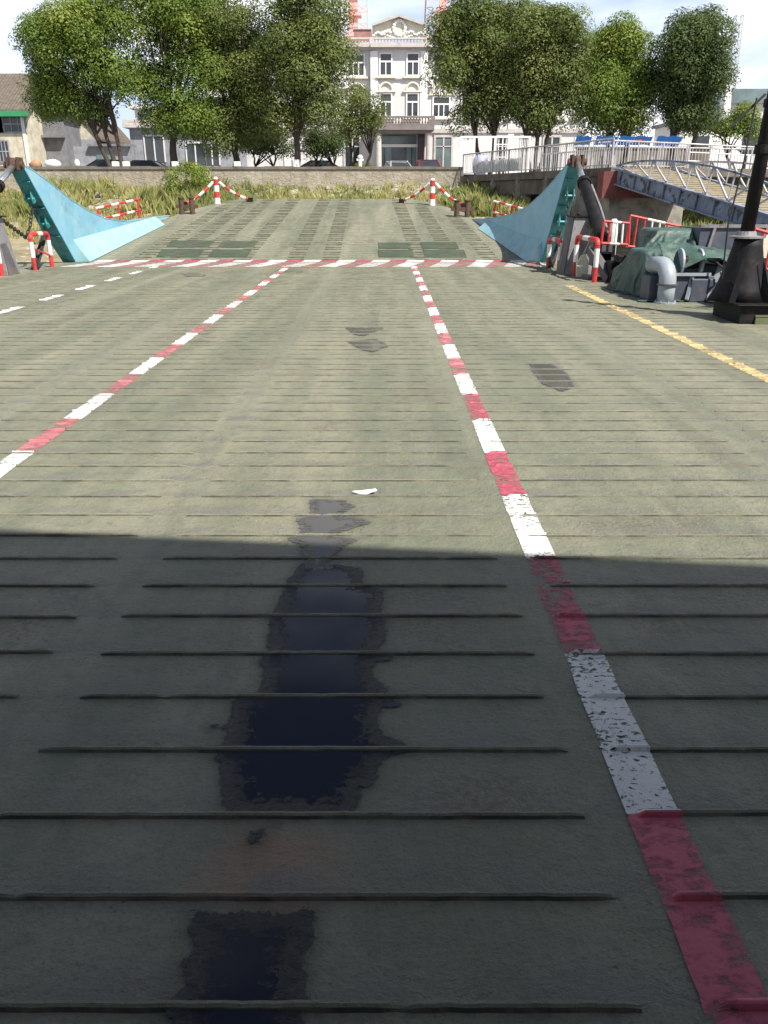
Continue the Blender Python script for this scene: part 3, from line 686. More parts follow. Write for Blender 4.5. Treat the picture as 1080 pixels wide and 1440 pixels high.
ctR = topR[0]+topR[2]*.22+Vector((0, -.05, .02)); ctL = topL[0]+topL[2]*.22+Vector((0, -.05, .02))
cylinder(1, ctR, (4.93, 18.9, .80), 'long black hydraulic cylinder of the right blue ramp plate, beside the piled equipment')
cylinder(-1, ctL, (-9.72, 18.9, .80), 'hydraulic cylinder with bright rod at the left blue ramp plate, cut by the picture edge')
def pedestal(x, y, label, side):
    t = thing('pedestal', label, 'pedestal', (x, y, 0), 'tapered steel pedestals')
    q = MB(); b, h, tp = .34, 1.30, .17
    vs = [(x+sx*b, y+sy*.34, 0) for sx, sy in ((-1,-1),(1,-1),(1,1),(-1,1))]+[(x+sx*tp, y+sy*.2, h) for sx, sy in ((-1,-1),(1,-1),(1,1),(-1,1))]
    q.add(vs, [(0,3,2,1), (4,5,6,7), (0,1,5,4), (1,2,6,5), (2,3,7,6), (3,0,4,7)]); q.build('body', 'grey_metal', t, bevel=.015)
    q = MB(); q.box((x, y, h+.018), (.52, .5, .03)); q.build('top_plate', 'black', t)
    q = MB(); 
    if side > 0: q.prism([(x-.355, y-.345, 0), (x-.185, y-.2, h), (x-.25, y-.1, h), (x-.45, y-.2, 0)], (0, .3, 0))
    else: q.prism([(x+.355, y-.345, 0), (x+.25, y-.28, h*.55), (x+.40, y-.2, 0)], (0, .3, 0))
    q.build('rib_plate', 'dkgrey', t)
    return t
pr = gp(812, 386); pedestal(4.66, 20.2, 'grey tapered steel pedestal behind the two red and white guards on the right', 1)
pedestal(-9.30, 20.1, 'dark grey tapered steel pedestal at the left picture edge beside a striped guard', -1)
def chain(pts, label, r=.035, name='chain'):
    pts = [Vector(p) for p in pts]; q = MB(); k = 0
    for i in range(len(pts)-1):
        a, b = pts[i], pts[i+1]; L = (b-a).length; n = max(1, int(L/.10)); dv = (b-a).normalized()
        s = dv.cross(Vector((.3, 1, .2))).normalized(); s2 = dv.cross(s)
        for j in range(n):
            c = a+(b-a)*((j+.5)/n); w = s if k % 2 else s2; k += 1
            lp = [c+dv*.075*math.cos(t)+w*.042*math.sin(t) for t in np.linspace(0, 2*math.pi, 11)]
            q.tube(lp, .016, 6, caps=False)
    return tag(q.build(name, 'blackrub', loc=tuple(pts[-1])), label, 'chain', 'chains hanging from the ramp plates')
for (tp, px_, side, lab) in ((topR, 4.66, 1, 'rusty black chain from the right blue plate down to the grey pedestal'), (topL, -9.3, -1, 'rusty black chain from the left blue plate down to the dark pedestal')):
    a, b, out, nrm, e = tp
    c = b+(a-b)*.66+out*.22+nrm*.2; m1 = Vector((c.x*.5+px_*.5+side*.04, c.y-.6, c.z-.75)); en = Vector((px_, 20.3, 1.36))
    chain([c, c*.5+m1*.5+Vector((0, 0, -.12)), m1, en], lab)
    c = b+(a-b)*.42+out*.22+nrm*.2
    q = MB(); rr = random.Random(side+5)
    for k in range(5):
        pts = [c+Vector((rr.uniform(-.05, .05), rr.uniform(-.1, .1), -.1))]
        for j in range(1, 6): pts.append(Vector((c.x+(px_+.35*-side-c.x)*j/5+rr.uniform(-.08, .08), c.y-.35*j+rr.uniform(-.08, .08), max(.05, c.z*(1-j/5.0)+rr.uniform(-.05, .12)))))
        q.tube(pts, .022+.008*(k % 3), 8)
    tag(q.build('hose_bundle', 'blackrub', loc=(px_-.35*side, c.y-1.7, 0)), 'tangle of black hydraulic hoses between the %s blue plate and its pedestal' % ('right' if side > 0 else 'left'), 'hoses', 'hose bundles of the ramp')

# red and white pipe guards
def guard(a, b, h, label, r=.055, brace=False):
    a, b = Vector(a), Vector(b)
    t = thing('pipe_guard', label, 'guard', tuple((a+b)/2), 'red and white pipe guards')
    up = Vector((0, 0, 1)); dv = (b-a).normalized(); cr = .11
    for p, s in ((a, 1), (b, -1)):
        q = MB(); hs = [0, h*.36, h*.36, h*.80, h*.80, h-cr]
        for k in range(3):
            q.tube([p+up*hs[2*k], p+up*hs[2*k+1]], r*(1+.01*k), 12, (k+1) % 2 == 0 and 1 or 0)
        q.tube([p+up*(h-cr)]+[p+up*(h-cr+cr*math.sin(x))+dv*s*cr*(1-math.cos(x)) for x in (.4, .8, 1.2, 1.57)], r*1.02, 12, 0)
        q.build('post', ['red', 'white'], t, smooth=False)
    q = MB(); L = (b-a).length-2*cr; s0 = a+dv*cr+up*h
    for k in range(3): q.tube([s0+dv*L*k/3, s0+dv*L*(k+1)/3], r*(1+.012*(k % 2)), 12, 1 if k == 1 or L < .7 and k < 2 else (1 if L > 1.2 and k != 1 and False else 0))
    q.build('crossbar', ['red', 'white'], t)
    if brace:
        q = MB(); q.bar(a+up*h*.62, b+up*h*.35, .04); q.build('brace', 'red', t)
    return t
guard(gp(808, 388), gp(836, 397), .88, 'red and white pipe guard in front of the grey pedestal, nearest on the right')
guard(gp(771, 376.5), gp(786, 382), .74, 'small red and white pipe guard at the foot of the right blue plate')
guard(gp(50, 380), gp(74, 375.5), .86, 'red and white pipe guard with a brace at the foot of the left blue plate', brace=True)
guard(gp(3, 388), gp(-34, 398), .80, 'red and white pipe guard cut off by the left picture edge')
# cream board leaning behind the small guard
q = MB(); p = gp(790, 385); q.box((p.x, p.y+.02, .36), (.16, .05, .72)); tag(q.build('cream_board', 'plcream', loc=tuple(p)), 'narrow cream board standing between the two right pipe guards', 'board')
q = MB(); p = gp(824, 392); rr = random.Random(2)
prof = [(p.x-.14, p.y+.35, 0), (p.x+.14, p.y+.35, 0), (p.x+.15, p.y+.4, .32), (p.x+.06, p.y+.45, .52), (p.x-.04, p.y+.45, .48), (p.x-.15, p.y+.4, .3)]
q.prism(prof, (0, .05, 0)); tag(q.build('sacking', 'plcream', loc=(p.x, p.y+.35, 0), bevel=.02), 'crumpled cream sacking seen through the near right pipe guard', 'sack')

# posts on the ramp tip
def tip_post(p, h, lean, label):
    p = Vector(p)
    t = thing('striped_post', label, 'post', tuple(p), 'striped posts at the ramp tip')
    q = MB(); rs = .125
    for k in range(4): q.lathe([(rs-.008*k, h*k/4), (rs-.008*(k+1), h*(k+1)/4)], p, 14, 1 if k % 2 == 0 else 0)
    q.lathe([(.095, h), (.08, h+.05), (.03, h+.08)], p, 14, 1); q.build('post', ['red', 'white'], t)
    for s in (-1, 1):
        q = MB(); a = p+Vector((s*.12, 0, h*.88)); 
        e = Vector((p.x+s*1.25, p.y+(.7 if s*lean > 0 else -.5), 0)); e.z = rz_(min(e.y, 37))+.08
        for k in range(6):
            u0, u1 = k/6, (k+1)/6; sag = lambda u: -.10*math.sin(math.pi*u)
            q.tube([a+(e-a)*u0+Vector((0, 0, sag(u0))), a+(e-a)*u1+Vector((0, 0, sag(u1)))], .055, 8, 1 if k % 2 == 0 else 0)
        q.build('stay_bar', ['red', 'white'], t)
        q = MB(); q.box(e, (.22, .2, .16)); q.build('stay_foot', 'black', t)
tip_post((-6.92, 35.5, rz_(35.5)), .96, 1, 'striped red and white post with slanting stays on the left corner of the ramp tip')
tip_post((1.98, 35.1, rz_(35.1)), .96, -1, 'striped red and white post with slanting stays on the right corner of the ramp tip')
def bitt(p, label):
    p = Vector(p); t = thing('mooring_bitt', label, 'bollard', tuple(p), 'mooring bitts on the ramp')
    for s in (-1, 1):
        q = MB(); q.lathe([(.10, 0), (.10, .55), (.13, .56), (.13, .60)], p+Vector((s*.2, 0, 0)), 12); q.build('post', 'rust', t)
    q = MB(); q.bar(p+Vector((-.42, 0, .27)), p+Vector((.42, 0, .27)), .13, .13); q.build('crossbar', 'rust', t)
def rpz(px, py):
    dd = ray(px, py); t = (-EYE-HINGE*SLOPE)/(dd.z-dd.y*SLOPE); return Vector((dd.x*t, dd.y*t, EYE+dd.z*t))
bitt(rpz(264, 301), 'rusty double mooring bitt on the left edge of the ramp near the bush')
bitt(rpz(650, 305), 'rusty double mooring bitt on the right edge of the ramp beyond the blue plate tip')

# ================================================================== WATER, BANK, QUAY
def water_mat():
    m, nt, b = newmat('river_water'); v = objvec(nt)
    b.inputs['Base Color'].default_value = (0.06, 0.07, 0.05, 1); b.inputs['Roughness'].default_value = .12
    bump(nt, b, noise(nt, v, 1.6, 5, .6), .5, .15); return m
M['water'] = water_mat()
q = MB(); q.add([(-400, -300, -1.2), (400, -300, -1.2), (400, 46, -1.2), (-400, 46, -1.2)], [(0, 1, 2, 3)]); structure(q.build('river_water', 'water', recalc=False))
QZ = EYE+1.25
def bank_z(x, y):
    k = (y-34.0)/(44.6-34.0); k = min(1.15, max(-1, k))
    side = max(0, min(1, (abs(x+2.4)-4.2)/2.5))
    base = 1.05+1.05*max(0, k) if k > 0 else 1.05+2.6*k
    z = base-side*.75*(1-max(0, k))
    return z+.10*math.sin(x*1.7+y)+.06*math.sin(x*4.1-y*2.3)
def bank_mat():
    m, nt, b = newmat('earth_and_rubble_bank'); v = objvec(nt)
    vo = nt.nodes.new('ShaderNodeTexVoronoi'); vo.inputs['Scale'].default_value = 2.6; nt.links.new(v, vo.inputs['Vector'])
    c = mix(nt, ramp(nt, noise(nt, v, 1.2, 6), .35, .65), (0.17, 0.145, 0.085), (0.27, 0.235, 0.15))
    c = mix(nt, ramp(nt, vo.outputs['Distance'], .25, .32, (1, 1, 1, 1), (0, 0, 0, 1)), c, (0.36, 0.31, 0.24))
    nt.links.new(c, b.inputs['Base Color']); b.inputs['Roughness'].default_value = .95
    bump(nt, b, vo.outputs['Distance'], .6, .1); return m
M['bank'] = bank_mat()
q = MB(); nx, ny = 140, 30; X = np.linspace(-45, 60, nx); Y = np.linspace(29.5, 45.4, ny); vs = []; fs = []
for y in Y:
    for x in X: vs.append((x, y, bank_z(x, y)))
for j in range(ny-1):
    for i in range(nx-1):
        a = j*nx+i; fs.append((a, a+1, a+nx+1, a+nx))
# keep the bank out of the ramp
q.add(vs, fs)
def clear_ramp():
    for i, v in enumerate(q.v):
        x, y, z = v
        if y < 38 and -10.2 < x < 6.0:
            lim = rz_(min(y, 37))-.35 if y < 37 else 1.45; q.v[i] = (x, y, min(z, lim))
clear_ramp()
structure(q.build('river_bank', 'bank', recalc=False, smooth=True))
# quay wall
def wall_mat():
    m, nt, b = newmat('stained_stone_masonry'); v = objvec(nt)
    br = nt.nodes.new('ShaderNodeTexVoronoi'); br.inputs['Scale'].default_value = 3.6; br.feature = 'DISTANCE_TO_EDGE'; nt.links.new(objvec(nt, (1, 1, 1.6)), br.inputs['Vector'])
    vc = nt.nodes.new('ShaderNodeTexVoronoi'); vc.inputs['Scale'].default_value = 3.6; nt.links.new(objvec(nt, (1, 1, 1.6)), vc.inputs['Vector'])
    c = mix(nt, ramp(nt, noise(nt, v, .8, 6), .35, .65), (0.30, 0.27, 0.215), (0.42, 0.385, 0.315))
    c = mix(nt, .28, c, mix(nt, noise(nt, vc.outputs['Color'], 3.0, 1), (0.22, 0.175, 0.12), (0.50, 0.44, 0.33)))
    c = mix(nt, math_(nt, 'MULTIPLY', ramp(nt, br.outputs['Distance'], .0, 0.05, (1, 1, 1, 1), (0, 0, 0, 1)), .32), c, (0.14, 0.11, 0.08))
    t = nt.nodes.new('ShaderNodeTexCoord'); sx = nt.nodes.new('ShaderNodeSeparateXYZ'); nt.links.new(t.outputs['Object'], sx.inputs[0])
    # run-off stains from the coping, with a ragged lower edge
    st = math_(nt, 'ADD', sx.outputs['Z'], math_(nt, 'MULTIPLY', math_(nt, 'SUBTRACT', noise(nt, objvec(nt, (1, 1, .12)), 2.2, 6, .7), .5), 1.9))
    c = mix(nt, ramp(nt, math_(nt, 'MULTIPLY', st, .25), (EYE+.45)*.25, (EYE+1.0)*.25), c, (0.085, 0.062, 0.045))
    nt.links.new(c, b.inputs['Base Color']); b.inputs['Roughness'].default_value = .92
    c = mix(nt, math_(nt, 'MULTIPLY', ramp(nt, noise(nt, objvec(nt, (1.4, 1, .5)), 1.3, 8, .7, .4), .5, .7), .6), c, (0.13, 0.11, 0.075)); nt.links.new(c, b.inputs['Base Color'])
    bump(nt, b, noise(nt, v, 5, 7, .7), .8, .12); return m
M['quaywall'] = wall_mat()
WT = EYE+1.575
q = MB()

q.span((-46, 45.0, 1.2), (4.1, 45.45, WT-.14)); 
qw = thing('quay_wall', 'long low stone quay wall with dark run-off stains above the grassy bank', 'wall', (0, 45, 1.2))
q.build('masonry', 'quaywall', qw)
q = MB()
for i in range(34): 
    x0 = -46+i*1.474; q.span((x0+.006, 44.94, WT-.137), (x0+1.468, 45.5, WT+random.uniform(-.02, .02)))
q.build('coping', 'concdark', qw)
q = MB(); q.span((4.1, 46.0, 0.8), (60, 46.4, QZ-.02)); 
tag(q.build('quay_wall', 'concdark', loc=(30, 46, .8)), 'dark stained concrete quay wall behind the pier walkway', 'wall')
def ground_mat():
    m, nt, b = newmat('quay_concrete'); v = objvec(nt)
    c = mix(nt, ramp(nt, noise(nt, v, .3, 7), .35, .65), (0.20, 0.195, 0.18), (0.29, 0.28, 0.26)); nt.links.new(c, b.inputs['Base Color']); b.inputs['Roughness'].default_value = .9
    return m
M['ground'] = ground_mat()
q = MB(); q.add([(-900, 45.2, QZ-.05), (900, 45.2, QZ-.05), (900, 2500, QZ-.05), (-900, 2500, QZ-.05)], [(0, 1, 2, 3)]); structure(q.build('quay_ground', 'ground', recalc=False))
# ------------------------------------------------------------------ vegetation on the bank
def tufts(n, xr, yr, hr, keep, seed, base=None):
    g = np.random.default_rng(seed); V = []; T = []
    cnt = 0
    while cnt < n:
        x = g.uniform(*xr); y = g.uniform(*yr)
        if not keep(x, y): continue
        cnt += 1; k = g.integers(7, 13); z = bank_z(x, y) if base is None else base
        hh = g.uniform(*hr); tt = np.clip(g.normal(.5, .25)+.25*math.sin(x*.9+1.3*math.sin(x*.31)), 0, 1)
        for _ in range(k):
            a = g.uniform(0, 2*math.pi); w = g.uniform(.008, .02); l = hh*g.uniform(.6, 1.1); lean = g.uniform(.1, .6)*l
            bx, by = x+g.normal(0, .10), y+g.normal(0, .10); dx, dy = math.cos(a), math.sin(a)
            p = [(bx-dy*w, by+dx*w, z-.08), (bx+dy*w, by-dx*w, z-.08), (bx+dx*lean*.4+dy*w*.8, by+dy*lean*.4-dx*w*.8, z+l*.65), (bx+dx*lean, by+dy*lean, z+l)]
            V += p; T.append(np.clip(tt+g.normal(0, .15), 0, 1))
    return np.array(V), np.array(T)
def keepb(x, y):
    if -9.3 < x < 5.0 and y < 37.3: return False
    d = math.sin(x*1.3+y)*math.sin(x*.53-y*.7)+.35*math.sin(x*3.1)
    return d > -.35 or y < 39
a1 = tufts(4200, (-26, 34), (33, 44.7), (.18, .5), keepb, 3)
a2 = tufts(800, (-20, -8.2), (38, 44.6), (.35, .85), lambda x, y: keepb(x, y) and math.sin(x*1.1) > -.4, 4)
a3 = tufts(600, (3.0, 9), (36.5, 44), (.3, .8), keepb, 5)
a4 = tufts(420, (-9, 4), (37.2, 40.5), (.2, .42), lambda x, y: True, 6)
v_ = np.concatenate([a1[0], a2[0], a3[0], a4[0]]); t_ = np.concatenate([a1[1], a2[1], a3[1], a4[1]])
tag(quadmesh('bank_grass', v_, 4, 'grass', t_), kind='stuff', label='dry yellow green grass on the river bank', cat='grass')
# tumbled stones
q = MB()
for i in range(230):
    x = random.uniform(-24, 26); y = random.uniform(38, 44.8)
    if random.random() < .45: x = random.uniform(-3, 5); y = random.uniform(41, 44.8)
    r = random.uniform(.10, .30); q.ball((x, y, bank_z(x, y)+r*.2), (r*random.uniform(.8, 1.5), r, r*random.uniform(.5, .9)), n=7, j=.25, seed=i)
M['rock'] = pm('pale_rubble_stone', (0.30, 0.27, 0.21), .95, var=.35, scale=1.2, bs=.4)
o = q.build('rubble_stones', 'rock'); tag(o, 'pale rubble stones lying loose on the bank', 'stones', kind='stuff')

def leaves(clumps, nper, size, g, fill=None):
    """leaf-sized faces on the outside of many clumps; clumps = (x,y,z,r,tint)"""
    V = []; T = []
    for (cx, cy, cz, r, tn) in clumps:
        n = int(nper*r*r)
        d = g.normal(size=(n, 3))+np.array([0, 0, .45]); d /= np.linalg.norm(d, axis=1)[:, None]
        rad = r*(0.62+.42*g.random(n)**.6)
        c = np.array([cx, cy, cz])+d*rad[:, None]*np.array([1, 1, .85])
        nr = d*1.25+g.normal(size=(n, 3))*.38+np.array([0, 0, .35]); nr /= np.linalg.norm(nr, axis=1)[:, None]
        a = g.normal(size=(n, 3)); a -= nr*(a*nr).sum(1)[:, None]; a /= np.linalg.norm(a, axis=1)[:, None]
        b = np.cross(nr, a); s = size*(.6+.8*g.random(n))[:, None]
        p0 = c-a*s; p1 = c+b*s*.45+nr*s*.12; p2 = c+a*s; p3 = c-b*s*.45+nr*s*.12
        V.append(np.stack([p0, p1, p2, p3], 1).reshape(-1, 3)); T.append(np.clip(tn+g.normal(0, .09, n), 0, 1))
    return np.concatenate(V), np.concatenate(T)
def tree(name, label, cat, base, blobs, mat, seed, group='trees along the quay', trunk_r=.22, stems=1, nclump=60, cr=(.55, 1.0), size=.13, nper=190, lime=0.0, young=0.15, droop=None, forks=None):
    g = np.random.default_rng(seed); rr = random.Random(seed)
    base = Vector(base); root = thing(name, label, cat, tuple(base), group)
    tot = sum(b[3]*b[4]*b[5] for b in blobs); cl = []
    for (x, y, z, rx, ry, rz) in blobs:
        n = max(6, int(nclump*rx*ry*rz/tot))
        for _ in range(n):
            dd = g.normal(size=3); dd /= np.linalg.norm(dd); f = g.random()**.45
            r = g.uniform(*cr); q = np.array([max(.3, rx-r*.42), max(.3, ry-r*.5), max(.3, rz-r*.6)])*dd*f
            cl.append((x+q[0], y+q[1], z+q[2], r, np.clip(g.normal(.42, .14)+(.4 if g.random() < young else 0), 0, 1)))
    v, t = leaves(cl, nper, size, g)
    quadmesh('crown', v, 4, mat, t, root)
    # trunk, forks and limbs
    q = MB(); cx = sum(b[0] for b in blobs)/len(blobs); cy = sum(b[1] for b in blobs)/len(blobs); cz = sum(b[2] for b in blobs)/len(blobs)
    low = min(b[2]-b[5] for b in blobs)
    heads = []
    for sidx in range(stems):
        off = 0 if stems == 1 else (sidx/(stems-1)-.5)
        top = Vector((base.x+(cx-base.x)*.4+off*1.4, base.y+(cy-base.y)*.4+rr.uniform(-.3, .3), low+(cz-low)*.45))
        pts = []; n = 7; b0 = base+Vector((off*.35, 0, -.1))
        for i in range(n+1):
            u = i/n; p = b0+(top-b0)*u+Vector((rr.uniform(-.06, .06)+off*.25*math.sin(u*3.1), rr.uniform(-.06, .06), 0)) if i else b0
            pts.append(p)
        q.tube(pts, [trunk_r*(1.25 if i == 0 else 1.0-.45*i/n)/(1 if stems == 1 else 1.35) for i in range(n+1)], 9); heads.append((top, pts[4], trunk_r*.5))
    for k, c in enumerate(sorted(cl, key=lambda _: rr.random())[:26]):
        hd, md, r0 = heads[k % len(heads)]; st = hd if rr.random() < .6 else md; en = Vector(c[:3]); mid = st*.5+en*.5+Vector((0, 0, .25))
        q.tube([st, mid, en], [r0*.8, r0*.45, .02], 6)
    q.build('trunk', 'skin', root, smooth=True)
    if lime: 
        q = MB(); q.tube([base+Vector((0, 0, -.05)), base+Vector((0, 0, lime))], trunk_r*1.12 if stems == 1 else trunk_r*1.6, 12); q.build('whitewash_band', 'lime', root)
    return root
def blob(px, py, D, rxp, ryp, ry=None):
    p = at(px, py, D); z = D*cp-(p.z-EYE)*sp; rx = rxp*z/FPX
    a = at(px, py-ryp, D).z; b = at(px, py+ryp, D).z
    return (p.x, D, p.z, rx, ry or rx*.9, (a-b)/2)
def tbase(px, D): p = at(px, 230, D); return (p.x, D, QZ-.05)
TR = [
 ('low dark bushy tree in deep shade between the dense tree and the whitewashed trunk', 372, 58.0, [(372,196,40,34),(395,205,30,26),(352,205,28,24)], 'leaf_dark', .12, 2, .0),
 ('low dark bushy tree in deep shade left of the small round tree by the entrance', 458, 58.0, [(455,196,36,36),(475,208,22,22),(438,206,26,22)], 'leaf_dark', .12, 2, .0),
 ('spreading broadleaf tree with forked twin trunk, leftmost of the quay trees', 165, 50.5, [(118,65,84,80),(72,105,46,62),(150,20,64,55),(175,120,48,46),(60,60,34,48),(105,150,58,32),(70,150,34,24)], 'leaf_bright', .20, 3, .5),
 ('tall broadleaf tree with one thick dark trunk in front of the grey balustraded house', 243, 51.5, [(240,40,86,80),(215,120,46,58),(285,115,48,66),(265,160,46,34),(240,-20,66,45),(225,170,34,24),(262,178,56,26)], 'leaf_bright', .26, 1, .5),
 ('dense broadleaf tree with low leafy crown, between two taller trees left of the white building', 333, 52.5, [(330,70,66,90),(345,140,56,62),(300,45,54,66),(325,178,56,30),(365,185,34,26),(295,165,40,40),(312,196,46,24)], 'leaf_olive', .24, 1, .4),
 ('large olive green tree with whitewashed trunk foot, just left of the white building', 416, 50.0, [(420,45,80,80),(440,115,56,64),(392,115,50,66),(462,72,42,62),(425,-20,66,48),(400,172,46,32),(450,160,32,28)], 'leaf_olive', .22, 1, .9),
 ('small round tree standing alone before the entrance of the white building', 507, 54.0, [(508,162,40,42),(490,182,28,30),(529,175,24,28),(505,135,24,20)], 'leaf_olive', .14, 2, .0),
 ('big olive green tree right of the white building gable, leaning trunk above the barred gate', 686, 52.0, [(665,65,70,76),(690,30,64,46),(636,110,36,46),(700,120,52,60),(672,158,48,36),(645,45,48,46)], 'leaf_olive', .22, 2, 0),
 ('many-stemmed olive tree right of the barred gate, second from the gable on that side', 752, 50.5, [(768,75,62,80),(775,38,50,40),(735,120,50,58),(795,125,46,52),(760,165,46,30)], 'leaf_olive', .20, 3, 0),
 ('leafy green tree rising behind the blue banners, between two darker trees', 868, 52.0, [(868,90,60,70),(880,58,44,38),(842,130,42,54),(898,130,40,50),(868,172,56,28)], 'leaf_bright', .22, 2, 0),
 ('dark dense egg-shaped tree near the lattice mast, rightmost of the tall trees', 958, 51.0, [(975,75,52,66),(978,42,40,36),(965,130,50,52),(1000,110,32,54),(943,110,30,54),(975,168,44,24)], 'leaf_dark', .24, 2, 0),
 ('small low bushy tree at the right behind the black mast', 1040, 54.0, [(1045,165,32,24),(1025,180,30,20),(1065,185,24,20),(985,178,34,16)], 'leaf_bright', .14, 2, 0),
]
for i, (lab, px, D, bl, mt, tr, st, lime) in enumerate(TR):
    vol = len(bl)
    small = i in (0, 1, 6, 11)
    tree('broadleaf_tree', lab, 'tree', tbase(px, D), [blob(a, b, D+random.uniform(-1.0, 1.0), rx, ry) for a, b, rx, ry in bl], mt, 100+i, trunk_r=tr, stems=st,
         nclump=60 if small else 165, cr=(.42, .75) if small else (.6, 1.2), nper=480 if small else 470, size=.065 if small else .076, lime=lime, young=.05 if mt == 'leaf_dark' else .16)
# bush on the bank
p = at(266, 256, 41.5); g = np.random.default_rng(9); cl = []
for k in range(46):
    dd = g.normal(size=3); dd /= np.linalg.norm(dd); cl.append((p.x+dd[0]*1.0, 41.5+dd[1]*.8, p.z+dd[2]*.72, g.uniform(.25, .45), np.clip(g.normal(.5, .2), 0, 1)))
bu = thing('bush', 'rounded bright green bush growing on the bank against the quay wall', 'bush', (p.x, 41, p.z-.9))
v, t = leaves(cl, 700, .055, g); quadmesh('foliage', v, 4, 'bush', t, bu)
q = MB()
for k in range(9): c = cl[k*4]; q.tube([(p.x+random.uniform(-.1, .1), 41, p.z-1.2), ((p.x+c[0])/2, 41, p.z-.5), c[:3]], [.03, .02, .008], 5)
q.build('stems', 'skin', bu)
# potted palm-like shrub by the entrance
p = at(512, 222, 60); g = np.random.default_rng(19); V = []; T = []
for k in range(160):
    a = g.uniform(0, 6.28); l = g.uniform(.6, 1.25); dx, dy = math.cos(a)*l, math.sin(a)*l; b = Vector((p.x, 60, QZ)); m = b+Vector((dx*.45, dy*.45, g.uniform(.6, 1.1))); e = b+Vector((dx, dy, g.uniform(.25, .9))); n = Vector((-dy, dx, 0)).normalized()*.035
    V += [b-n*.3, m-n, e, m+n]; T.append(g.uniform(.4, 1))
sh = thing('spiky_shrub', 'bright yellow green spiky shrub by the entrance columns of the white building', 'shrub', (p.x, 60, QZ))
quadmesh('foliage', np.array([tuple(x) for x in V]), 4, 'bush', np.array(T), sh)

# ================================================================== WHITE BUILDING
BD = 85.0
def B(px, py, dd=0.0):                 # point of the facade plane (measured), moved dd toward the viewer
    p = at(px, py, BD); return Vector((p.x, BD-dd, p.z))
bx = lambda px: B(px, 130).x
bz = lambda py: B(561, py).z
bld = thing('town_hall_building', 'pale three storey building with classical gable, balustrades and white framed windows', 'building', (bx(561.5), BD, QZ-.05))
XM = bx(561.5); XE0, XE1 = XM-(bx(828)-XM), bx(828); ZT = bz(66)
q = MB(); q.span((XE0, BD, QZ-.1), (XE1, BD+14, ZT)); 
cb0, cb1 = bx(525), bx(598)
q.span((cb0, BD-.35, bz(183)), (cb1, BD-.003, ZT-.01)); q.build('wall', 'plaster', bld)
for px in (527, 596):
    q = MB(); q.span((bx(px)-.35, BD-.50, bz(183)), (bx(px)+.35, BD-.353, bz(73))); q.build('pilaster', 'plwhite', bld)
for px in (401, 722):
    q = MB(); q.span((bx(px)-.3, BD-.13, QZ), (bx(px)+.3, BD-.003, bz(73))); q.build('pilaster', 'plwhite', bld)
# string courses
q = MB(); q.span((XE0-.1, BD-.16, bz(112.5)), (XE1+.1, BD-.004, bz(110.5))); q.span((cb0-.05, BD-.52, bz(112.5)), (cb1+.05, BD-.355, bz(110.5)))
q.span((XE0-.1, BD-.2, bz(187)), (cb0-.06, BD-.004, bz(181))); q.span((cb1+.06, BD-.2, bz(187)), (XE1+.1, BD-.004, bz(181))); q.build('string_course', 'stone', bld)
q = MB(); q.span((XE0-.7, BD-.75, bz(68)), (XE1+.7, BD+14, bz(63.5))); q.span((XE0-.4, BD-.45, bz(71)), (XE1+.4, BD-.36, bz(68)-.004)); q.span((cb0-.2, BD-.95, bz(68.5)), (cb1+.2, BD-.752, bz(63))); q.build('cornice', 'stone', bld)
def balustrade(x0, x1, y, z0, z1, parent, mats='stone', step=.30):
    q = MB(); q.span((x0, y-.13, z1-.16), (x1, y+.13, z1)); q.span((x0, y-.13, z0), (x1, y+.13, z0+.13)); n = int((x1-x0)/step)
    for i in range(n):
        x = x0+(i+.5)*(x1-x0)/n; h_ = z1-z0-.29
        q.lathe([(.05, 0), (.10, h_*.25), (.085, h_*.45), (.045, h_*.75), (.07, h_)], (x, y, z0+.13), 8)
    k = max(1, int((x1-x0)/4.6))
    for i in range(k+1): x = x0+(x1-x0)*i/k; q.span((x-.2, y-.16, z0), (x+.2, y+.16, z1+.02))
    return q.build('balustrade', mats, parent)
balustrade(XE0, XE1, BD-.45, bz(63.3), bz(54), bld)
# gable
q = MB(); G = [B(524, 54, .1), B(524, 37, .1), B(561.5, 24, .1), B(599, 37, .1), B(599, 54, .1)]; q.prism(G, (0, .5, 0)); gb = q.build('gable', 'plcream', bld)
q = MB()
for a, b in ((G[1], G[2]), (G[2], G[3])): q.bar(a+Vector((0, -.05, .05)), b+Vector((0, -.05, .05)), .75, .20)
q.build('gable_moulding', 'stone', gb)
q = MB(); c = B(562, 40, .2)
for k in range(14): 
    t = 2*math.pi*k/14; q.ball((c.x+.55*math.cos(t), c.y, c.z+.6*math.sin(t)), (.17, .12, .17), n=8)
for s in (-1, 1):
    for k in range(9): q.ball((c.x+s*(.85+.19*k), c.y, c.z-.35-.02*k+.13*math.sin(k*1.3)), (.16, .08, .10), n=8)
    for k in range(5): q.ball((c.x+s*(.3+.2*k), c.y, c.z-.82+.05*k), (.14, .08, .07), n=8)
q.build('plaster_wreath', 'plwhite', gb, smooth=True)
